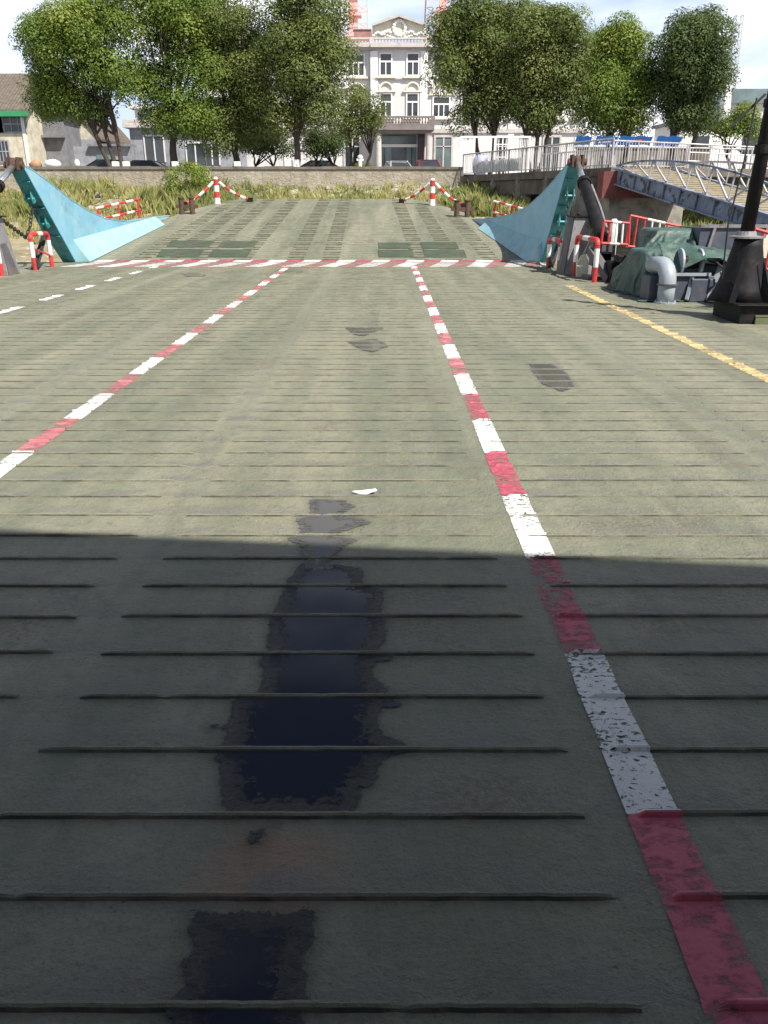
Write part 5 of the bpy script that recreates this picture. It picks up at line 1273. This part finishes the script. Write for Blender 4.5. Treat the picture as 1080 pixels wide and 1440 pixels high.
# ================================================================== EQUIPMENT ON THE STARBOARD SIDE
def tarp_mat():
    m, nt, b = newmat('green_tarpaulin'); v = objvec(nt)
    c = mix(nt, ramp(nt, noise(nt, v, 1.6, 6), .35, .65), (0.03, 0.06, 0.052), (0.065, 0.115, 0.095))
    c = mix(nt, ramp(nt, noise(nt, v, 7, 6, .7), .58, .70), c, (0.10, 0.155, 0.13))
    nt.links.new(c, b.inputs['Base Color']); b.inputs['Roughness'].default_value = .5
    bump(nt, b, noise(nt, objvec(nt, (1, 1, .5)), 9, 5, .6, .8), .5, .05); return m
M['tarp'] = tarp_mat()
from mathutils import noise as mn
def cloth(name, label, x0, x1, y0, y1, hf, base=0.0, n=70):
    q = MB(); vs = []; hs = {}
    nx = n; ny = int(n*(y1-y0)/(x1-x0))+2
    for j in range(ny+1):
        for i in range(nx+1):
            x = x0+(x1-x0)*i/nx; y = y0+(y1-y0)*j/ny; z = hf(x, y); hs[(i, j)] = z
            w = .045*mn.noise(Vector((x*4.2, y*4.2, 3)))
            f = abs(mn.noise(Vector((x*3.4+y*1.0+mn.noise(Vector((x*2,y*2,1))), y*1.6-x*.8+z*2.5, 7))))
            f2 = abs(mn.noise(Vector((x*5.5-y*2.0, y*4.0+x, 17))))
            zz = max(0.0, z)+(-.15*max(0, .22-f)/.22-.035*max(0, .2-f2)/.2 if z > .08 else 0)+w*(1 if z > .05 else .3)
            vs.append((x+.05*mn.noise(Vector((x*3, y*3, 9))), y+.05*mn.noise(Vector((x*3, y*3, 19))), base+max(.01, zz)))
    fs = []
    for j in range(ny):
        for i in range(nx):
            if max(hs[(i, j)], hs[(i+1, j)], hs[(i, j+1)], hs[(i+1, j+1)]) > 0.03:
                k = j*(nx+1)+i; fs.append((k, k+1, k+nx+2, k+nx+1))
    q.add(vs, fs); o = q.build(name, 'tarp', loc=((x0+x1)/2, (y0+y1)/2, base), recalc=False, smooth=True)
    so_ = o.modifiers.new('thickness', 'SOLIDIFY'); so_.thickness = .012
    return tag(o, label, 'tarpaulin')
def sm(t): t = min(1, max(0, t)); return t*t*(3-2*t)
def hbox(x, y, xa, xb, ya, yb, h, e):
    return h*sm((x-xa)/e)*sm((xb-x)/e)*sm((y-ya)/e)*sm((yb-y)/e)
def ht(x, y):
    a = hbox(x, y, 4.95+.10*(17-y), 6.6, 16.3, 18.3, 1.2, .6)
    b = hbox(x, y, 4.55, 6.2, 14.75, 16.9, .88, .72)+.12*math.sin(x*4.1)*hbox(x, y, 4.55, 6.1, 14.75, 16.9, 1, .3)
    c = hbox(x, y, 4.25, 5.4, 14.6, 17.4, .45, .5)
    return max(a, b, c)-.02
# winch under the tarpaulin's front edge
wx, wy = 5.38, 14.55
t = thing('deck_winch', 'dark deck winch with two pale drum flanges under the green tarpaulin', 'winch', (wx, wy, 0))
q = MB(); q.box((wx+.02, wy+.35, .22), (.95, .7, .44)); q.box((wx-.52, wy+.25, .22), (.35, .5, .44)); q.box((wx+.22, wy+.02, .2), (.42, .22, .4)); q.build('bed', 'navy', t, bevel=.02)
for s in (-.17, .17):
    q = MB(); q.lathe([(.23, -.02), (.235, -.015), (.235, .015), (.23, .02)], (wx+.02+s, wy+.18, .66), 22, axis='X'); q.build('drum_flange', 'pipe', t)
q = MB(); q.lathe([(.12, -.15), (.12, .15)], (wx+.02, wy+.18, .66), 14, axis='X'); q.build('drum', 'black', t)
q = MB(); q.bar((wx-.3, wy-.03, .47), (wx+.35, wy-.03, .47), .05, .05); q.bar((wx+.05, wy+.0, .46), (wx-.04, wy-.1, .05), .06, .03); q.build('guard_bar', 'pipe', t)
q = MB(); q.box((wx+.72, wy+.5, .24), (.42, .7, .48)); q.box((wx+.80, wy+.15, .40), (.36, .3, .05)); q.bar((wx+.66, wy+.1, .05), (wx+.80, wy+.1, .5), .16, .03); q.build('gear_housing', 'dkgrey', t, bevel=.02)
def drape(name, label, cx, cy, w, l, z, blocks, nx, ny, frames=46, rot=0.0, thick=.01):
    # lets a sheet fall over temporary blocks, then keeps the settled folds as plain mesh
    tmp = []
    for (c, dd) in blocks:
        q = MB(); q.box(c, dd); o = q.build('block', 'tarp'); tmp.append(o); b_ = o.modifiers.new('b', 'BEVEL'); b_.width = .06; b_.segments = 2
    q = MB(); q.add([(cx-6, cy-6, 0), (cx+6, cy-6, 0), (cx+6, cy+6, 0), (cx-6, cy+6, 0)], [(0, 1, 2, 3)]); tmp.append(q.build('block', 'tarp', recalc=False))
    for o in tmp:
        cm = o.modifiers.new('collide', 'COLLISION'); o.collision.thickness_outer = .012; o.collision.cloth_friction = 18
    q = MB(); vs = []; fs = []; cr_, sr_ = math.cos(rot), math.sin(rot)
    for j in range(ny+1):
        for i in range(nx+1):
            x = (i/nx-.5)*w; y = (j/ny-.5)*l; k = 1+.05*math.sin(i*.35)*math.sin(j*.3)
            vs.append((cx+x*cr_-y*sr_, cy+x*sr_+y*cr_, z+.26*mn.noise(Vector((x*1.6+y*.5, y*1.3, 4)))+.13*mn.noise(Vector((x*3.6, y*3.0, 9)))))
    for j in range(ny):
        for i in range(nx): k = j*(nx+1)+i; fs.append((k, k+1, k+nx+2, k+nx+1))
    q.add(vs, fs); o = q.build(name, 'tarp', recalc=False, smooth=True)
    c = o.modifiers.new('cloth', 'CLOTH'); st = c.settings; st.quality = 6; st.mass = .25; st.tension_stiffness = 12; st.compression_stiffness = 12; st.shear_stiffness = 4; st.bending_stiffness = .12
    c.collision_settings.collision_quality = 3; c.collision_settings.distance_min = .012; c.point_cache.frame_start = 1; c.point_cache.frame_end = frames
    for f in range(1, frames+1): S.frame_set(f)
    dg = bpy.context.evaluated_depsgraph_get(); me = bpy.data.meshes.new_from_object(o.evaluated_get(dg))
    me.name = name; bpy.data.objects.remove(o)
    for t_ in tmp: bpy.data.objects.remove(t_)
    S.frame_set(1)
    zmax = max(v.co.z for v in me.vertices); org = Vector((cx, cy, 0))
    for v in me.vertices: v.co -= org
    for p_ in me.polygons: p_.use_smooth = True
    r = bpy.data.objects.new(name, me); COL.objects.link(r); r.location = org
    m_ = r.modifiers.new('thickness', 'SOLIDIFY'); m_.thickness = thick
    sb_ = r.modifiers.new('smooth', 'SUBSURF'); sb_.levels = 1; sb_.render_levels = 1
    return tag(r, label, 'tarpaulin')
drape('green_tarpaulin', 'crumpled dark green tarpaulin draped over deck machinery behind the grey elbow pipe', 5.42, 16.35, 2.75, 4.7, 1.5,
      [((5.85, 17.35, .56), (.85, 1.1, 1.12)), ((5.35, 15.85, .40), (1.1, 1.0, .80)), ((4.85, 16.4, .2), (.3, 1.2, .4)), ((5.45, 14.95, .30), (1.0, .5, .62))], 84, 140, rot=.10)
def ht2(x, y):
    d = .30*sm((y-14.55)/.25)*sm((x-5.0)/.3)*sm((6.4-x)/.35)*sm((15.6-y)/.3)
    return d
q = MB()
# loose flap of tarpaulin hanging over the winch
vs = []; fs = []; n1, n2 = 26, 16
for j in range(n2+1):
    for i in range(n1+1):
        u, v = i/n1, j/n2; x = 4.9+1.55*u; y = 15.1-.62*v*(1-.15*math.sin(u*9)); z = .98-.06*u-.30*v**1.6*(1+.6*math.sin(u*7+1))-.12*u+.05*mn.noise(Vector((u*7, v*5, 2)))
        vs.append((x, y, max(.42, z)))
for j in range(n2):
    for i in range(n1):
        k = j*(n1+1)+i; fs.append((k, k+1, k+n1+2, k+n1+1))
q.add(vs, fs); o = q.build('tarpaulin_flap', 'tarp', loc=(5.6, 14.8, .8), recalc=False, smooth=True); o.modifiers.new('thickness', 'SOLIDIFY').thickness = .012
tag(o, 'loose light green tarpaulin flap bunched over the winch drum', 'tarpaulin')
# elbow vent pipe
p = gp(938, 427); t = thing('elbow_pipe', 'thick pale grey elbow pipe rising from the deck and bending back under the tarpaulin', 'vent pipe', tuple(p))
pts = [p+Vector((0, .1, z)) for z in (0, .2, .36)]; R0 = .26
pts += [p+Vector((-R0*.18*(1-math.cos(a)), .1+R0*1.0*(1-math.cos(a)), .36+R0*math.sin(a))) for a in np.linspace(.2, math.pi/2, 8)]
pts.append(pts[-1]+Vector((-.05, .35, -.02)))
q = MB(); q.tube(pts, .145, 20); q.build('pipe', 'pipe', t, smooth=True)
q = MB(); q.lathe([(.19, 0), (.19, .025)], (p.x, p.y+.1, .0), 20)
for k in range(8): q.lathe([(.014, .025), (.014, .045)], (p.x+.168*math.cos(k*.785), p.y+.1+.168*math.sin(k*.785), 0), 6)
q.build('base_flange', 'pipe', t)
q = MB(); q.lathe([(.152, .30), (.175, .302), (.175, .33), (.152, .332)], (p.x, p.y+.1, 0), 20); q.build('pipe_flange', 'dkgrey', t)
# open metal bin
bx0, bx1, by = 6.15, 7.55, 16.4
t = thing('metal_bin', 'dark open metal bin with pale slanted frame behind the tarpaulin', 'bin', ((bx0+bx1)/2, by, 0)); q = MB()
q.span((bx0, by, .35), (bx1, by+.05, 1.18)); q.span((bx0, by+.05, .35), (bx0+.05, by+1.2, 1.18)); q.span((bx1-.05, by+.05, .35), (bx1, by+1.2, 1.18)); q.span((bx0+.05, by+1.15, .35), (bx1-.05, by+1.2, 1.18)); q.span((bx0, by, .0), (bx1, by+1.2, .345)); q.build('shell', 'navy', t)
q = MB(); q.span((bx0-.02, by-.04, 1.181), (bx1+.02, by+.06, 1.24))
for x in (bx0+.1, (bx0+bx1)/2, bx1-.28): q.bar((x, by-.025, .36), (x+.16, by-.025, 1.18), .05, .05)
q.build('rim', 'grey_metal', t)
q = MB(); q.prism([(bx1-.13, by-.03, .62), (bx1+.0, by-.03, .62), (bx1+.06, by-.03, 1.22), (bx1-.14, by-.03, 1.18)], (0, .02, 0)); q.build('side_plate', 'white', t)
# low box before the bin
q = MB(); q.box((6.75, 15.6, .32), (1.3, .7, .64)); q.box((6.75, 15.6, .665), (1.36, .76, .05)); 
for k in range(3): q.box((6.3+.45*k, 15.24, .32), (.05, .03, .6))
tag(q.build('steel_locker', 'navy', loc=(6.75, 15.6, 0), bevel=.015), 'dark low steel locker between the metal bin and the black mast', 'locker')
# crumpled pale plastic by the winch
q = MB(); rr = random.Random(4)
vs = [(6.0+.45*i/6, 14.95+.25*j/4, .70+.05*rr.random()+.05*math.sin(i*2+j)) for j in range(5) for i in range(7)]
q.add(vs, [(j*7+i, j*7+i+1, j*7+i+8, j*7+i+7) for j in range(4) for i in range(6)]); o = q.build('plastic_sheet', 'pipe', loc=(6.2, 15, .7), recalc=False); o.modifiers.new('thickness', 'SOLIDIFY').thickness = .01
tag(o, 'crumpled pale grey sheet lying on top of the machinery right of the winch', 'sheet')
q = MB(); q.box((6.25, 15.05, .34), (.62, .45, .66)); q.bar((5.98, 14.8, .1), (6.25, 14.8, .68), .1, .05); tag(q.build('machine_casing', 'black', loc=(6.25, 15.05, 0), bevel=.02), 'black machine casing under the crumpled pale sheet', 'machine')
# black mast on a flared skirt
mx_, my_ = 5.30, 12.45; t = thing('mast', 'black mast on a flared skirt and square base at the right picture edge', 'mast', (mx_, my_, 0))
q = MB(); q.tube([(mx_+.05, my_, 1.1), (mx_+.13, my_, 3), (mx_+.18, my_, 4.1)], [.098, .092, .085], 16); q.build('pole', 'black', t, smooth=True)
q = MB(); q.lathe([(.46, .27), (.37, .45), (.275, .75), (.21, 1.05), (.20, 1.16)], (mx_+.10, my_, 0), 28); q.build('skirt', 'black', t, smooth=True)
q = MB(); q.lathe([(.24, 1.163), (.24, 1.19), (.15, 1.2), (.13, 1.26)], (mx_+.05, my_, 0), 18); q.build('collar', 'grey_metal', t)
q = MB(); q.box((mx_+.55, my_-.12, .135), (1.35, 1.0, .26)); q.box((mx_+.55, my_-.12, .272), (1.5, 1.15, .02)); q.build('base_block', 'black', t, bevel=.01)
q = MB(); q.span((mx_+.1, my_-.66, .0), (mx_+1.3, my_-.625, .09)); q.span((mx_+.1, my_-.64, .10), (mx_+1.3, my_-.628, .13)); q.build('base_flange', 'olive', t)
for k, a in enumerate((-.35, -1.2, -2.1, .5)):
    dx, dy = math.cos(a), math.sin(a); c = Vector((mx_+.1, my_, 0)); q = MB(); q.prism([c+Vector((dx*.34, dy*.34, .9)), c+Vector((dx*.70, dy*.55, .285)), c+Vector((dx*.40, dy*.40, .285))], Vector((-dy, dx, 0))*.025); q.build('gusset', 'black', t)
q = MB(); q.bar((mx_-.03, my_-.1, 3.05), (mx_-.45, my_-.05, 2.62), .03); q.tube([(mx_-.15, my_-.12, 3.0), (mx_-.22, my_-.18, 2.2), (mx_-.32, my_-.2, 1.35), (mx_-.25, my_-.1, .6)], .012, 6); q.build('stay_wire', 'blackrub', t)
q = MB(); q.lathe([(.118, 2.3), (.118, 2.42)], (mx_+.10, my_, 0), 14); q.lathe([(.118, 2.9), (.118, 3.0)], (mx_+.13, my_, 0), 14); q.build('clamp_band', 'black', t)
# red and white barriers
def barrier(label, c00, c10, c11, c01, nb, whites=(), mid=True, r=.022):
    c = [Vector(p) for p in (c00, c10, c11, c01)]; t = thing('barrier_panel', label, 'barrier', tuple(c[0]), 'red and white barrier panels'); mats = ['red', 'white']
    q = MB()
    for k in range(4): 
        a, b = c[k], c[(k+1) % 4]
        for j in range(3): q.tube([a+(b-a)*j/3, a+(b-a)*(j+1)/3], r*1.3, 8, 1 if (k in (0, 2) and j == 1 and whites) else 0)
    q.build('frame', mats, t); 
    for i in range(1, nb):
        q = MB(); u = i/nb; q.tube([c[0]+(c[1]-c[0])*u, c[3]+(c[2]-c[3])*u], r, 8); q.build('bar', 'white' if i in whites else 'red', t)
    return t
D_ = 18.6
barrier('red framed barrier panel with white middle bars leaning behind the grey pedestal', at(846, 342, D_), at(884, 344, D_), at(886, 314, D_), at(850, 311, D_), 4, (2, 3))
barrier('long red and white barrier panel standing behind the green tarpaulin', at(880, 346, D_+.7), at(957, 352, D_+.7), at(960, 319, D_+.7), at(887, 303, D_+.7), 7, (3, 4))
barrier('red barrier panel leaning on the black mast at the right picture edge', at(1046, 366, 13.1), at(1092, 384, 13.1), at(1100, 333, 13.1), at(1062, 322, 13.1), 3, ())
q = MB(); a = [at(1064, 361, 13.3), at(1084, 364, 13.3), at(1090, 334, 13.3), at(1068, 336, 13.3)]; q.prism(a, (0, .03, 0)); tag(q.build('cream_board', 'plcream', loc=tuple(a[0])), 'cream board behind the red barrier panel at the right picture edge', 'board')
q = MB(); q.box((6.55, 13.6, .55), (.9, .5, 1.1)); q.bar((6.1, 13.33, .1), (6.28, 13.33, 1.05), .08, .03); q.bar((6.5, 13.33, .1), (6.6, 13.33, 1.05), .08, .03); tag(q.build('steel_locker', 'navy', loc=(6.55, 13.6, 0), bevel=.02), 'tall navy steel locker at the right picture edge behind the mast skirt', 'locker')
# white rolls and a slanted beam near the pedestal
a = gp(868, 372); q = MB(); b = at(866, 345, 19.0); q.lathe([(.10, -.35), (.105, .20), (.09, .42), (.05, .48)], (b.x, 19.3, .8), 12); tag(q.build('white_roll', 'cloudwhite', loc=(b.x, 19.3, .5)), 'white wrapped roll standing behind the first red barrier panel', 'roll')
q = MB(); b = gp(858, 397); q.bar((b.x, b.y, .05), (b.x-.28, b.y+.75, .62), .20, .16); q.bar((b.x-.02, b.y-.02, .05), (b.x+.02, b.y+.0, .0), .2, .1); tag(q.build('steel_beam', 'dkgrey', loc=tuple(b)), 'short dark steel channel leaning beside the near right pipe guard', 'beam')
q = MB(); rr = random.Random(11)
for k in range(9):
    p0 = Vector((4.95+rr.uniform(0, .9), 16.9+rr.uniform(0, 1.4), .03)); pts = [p0]
    for j in range(5): pts.append(pts[-1]+Vector((rr.uniform(-.25, .3), rr.uniform(-.1, .25), rr.uniform(-.05, .28))))
    for p_ in pts: p_.z = max(.03, p_.z)
    q.tube(pts, rr.uniform(.02, .035), 7)
tag(q.build('hose_bundle', 'blackrub', loc=(5.3, 17.5, 0)), 'heap of dark hoses and cables between the steel channel and the tarpaulin', 'hoses')
q = MB(); q.box((5.35, 18.2, .22), (.9, .5, .44)); q.box((5.2, 18.0, .5), (.4, .3, .15)); tag(q.build('machine_box', 'black', loc=(5.35, 18.2, 0), bevel=.02), 'low black machine box behind the hose heap near the pedestal', 'machine')
# river railings beyond the plates
def hand(pts, label):
    t = thing('striped_rail', label, 'railing', tuple(pts[0]), 'striped rails on the bank'); pts = [Vector(p) for p in pts]; q = MB()
    for dz in (0, -.42):
        q = MB()
        for k in range(6): a, b = pts[0]+(pts[1]-pts[0])*k/6, pts[0]+(pts[1]-pts[0])*(k+1)/6; q.tube([a+Vector((0, 0, dz)), b+Vector((0, 0, dz))], .045, 8, 1 if k % 2 == 0 else 0)
        q.build('rail', ['red', 'white'], t)
    for u in (0.05, .5, .95):
        q = MB(); a = pts[0]+(pts[1]-pts[0])*u; q.tube([a, a-Vector((0, 0, 1.25))], .045, 8); q.build('post', 'red', t)
hand((at(135, 293, 33), at(197, 280, 35)), 'striped low rail on the bank behind the left blue plate')
hand((at(695, 283, 35.5), at(748, 297, 33)), 'striped low rail on the bank behind the right blue plate')
# things on the quay wall
p = at(109, 229, 45.2); q = MB(); q.ball((p.x, 45.2, WT+.16), (.14, .14, .2), n=10); q.box((p.x, 45.2, WT+.02), (.14, .14, .06)); tag(q.build('white_float', 'cloudwhite', loc=(p.x, 45.2, WT)), 'small white egg-shaped float on the quay wall', 'float')
p = at(74, 229, 45.2); q = MB(); q.ball((p.x, 45.25, WT+.12), (.42, .25, .22), n=12, j=.12, seed=3); tag(q.build('white_sack', 'cloudwhite', loc=(p.x, 45.2, WT), smooth=True), 'white lumpy sack lying on the quay wall', 'sack')
p = at(49, 229, 45.2); q = MB(); q.ball((p.x, 45.25, WT+.10), (.34, .22, .2), n=12, j=.15, seed=5); tag(q.build('orange_sack', 'orange', loc=(p.x, 45.2, WT), smooth=True), 'faded orange bundle lying on the quay wall', 'sack')
for px in (163, 178, 247, 334):
    p = at(px, 230, 45.25); q = MB(); q.span((p.x-.16, 45.1, WT+.004), (p.x+.16, 45.4, WT+.24)); tag(q.build('white_block', 'lime', loc=(p.x, 45.25, WT), bevel=.02), {163: 'whitewashed block on the quay wall before the forked tree, left of a pair', 178: 'whitewashed block on the quay wall before the forked tree, right of a pair', 247: 'whitewashed block on the quay wall before the thick dark trunk', 334: 'whitewashed block on the quay wall before the dense low crowned tree'}[px], 'block', 'whitewashed blocks on the quay wall')
p = at(507, 228, 45.25); q = MB(); q.lathe([(.10, 0), (.10, .4), (.13, .42), (.13, .5), (.05, .56)], (p.x, 45.25, WT), 10); q.box((p.x, 45.25, WT+.33), (.36, .12, .1)); tag(q.build('hydrant', 'cloudwhite', loc=(p.x, 45.25, WT)), 'small white hydrant on the quay wall under the small round tree', 'hydrant')

# low boundary wall and hedge behind the pier railing
a = at(812, 214, 58); b = at(1000, 214, 58); q = MB(); q.span((a.x, 58, QZ-.1), (b.x, 58.3, at(900, 209, 58).z)); q.span((a.x-.1, 57.93, at(900, 209, 58).z), (b.x+.1, 58.37, at(900, 209, 58).z+.12))
tag(q.build('boundary_wall', 'concdark', loc=((a.x+b.x)/2, 58, QZ-.1)), 'low stained brown boundary wall behind the pier railing below the blue banners', 'wall')

# clutter between the tarpaulin and the mast
rr = random.Random(21)
cx_, cy_ = 5.95, 13.75; q = MB()
pts = [Vector((cx_+(.27-.02*(i//24))*math.cos(i*.262), cy_+(.24-.02*(i//24))*math.sin(i*.262), .03+.045*(i//24)+.01*rr.random())) for i in range(110)]
q.tube(pts, .024, 6); tag(q.build('rope_coil', 'rust', loc=(cx_, cy_, 0)), 'coil of dark mooring rope on the deck behind the mast skirt', 'rope')
q = MB()
for k in range(7):
    p0 = Vector((5.6+rr.uniform(0, .6), 13.9+rr.uniform(0, .6), .03)); pts = [p0]
    for j in range(6): pts.append(pts[-1]+Vector((rr.uniform(-.2, .25), rr.uniform(-.1, .2), rr.uniform(-.08, .26))))
    for p_ in pts: p_.z = max(.03, p_.z)
    q.tube(pts, rr.uniform(.015, .03), 7)
tag(q.build('hose_bundle', 'blackrub', loc=(5.8, 14.2, 0)), 'dark loose cables heaped between the winch and the mast skirt', 'hoses')
q = MB(); q.bar((5.72, 14.35, .02), (5.95, 14.6, .62), .16, .02); q.bar((5.9, 14.2, .02), (6.1, 14.5, .5), .14, .02); tag(q.build('steel_plate', 'pipe', loc=(5.85, 14.4, 0)), 'bent pale steel plates leaning on the machinery right of the winch', 'plate')

# air-conditioner boxes and cables on the white building
for (px, py) in ((522, 150), (603, 118), (656, 121), (700, 171), (757, 172), (484, 120)):
    c = B(px, py); yb_ = BD-(.36 if 525 < px < 598 else .003)
    q = MB(); q.span((c.x-.42, yb_-.34, c.z-.3), (c.x+.42, yb_, c.z+.3)); f = q.build('air_conditioner', 'plwhite', bld, bevel=.02)
    q = MB(); q.lathe([(.22, -.36), (.24, -.345)], (c.x-.1, yb_, c.z), 14, axis='Y'); q.build('fan_grille', 'dkgrey', f)
q = MB(); q.tube([B(533, 112, .4), B(533, 150, .4), B(533, 182, .4)], .05, 6); q.build('downpipe', 'stone', bld)

# tangled low weeds on the bank
g = np.random.default_rng(77); cl = []
while len(cl) < 210:
    x = g.uniform(-24, 14); y = g.uniform(37.6, 44.6)
    if -3 < x < 3 and g.random() < .55: continue
    r = g.uniform(.16, .42); cl.append((x, y, bank_z(x, y)+r*.35, r, np.clip(g.normal(.35, .22), 0, 1)))
v, t_ = leaves(cl, 620, .05, g)
tag(quadmesh('bank_weeds', v, 4, 'leaf_olive', t_), kind='stuff', label='low tangled green weeds on the river bank', cat='weeds')
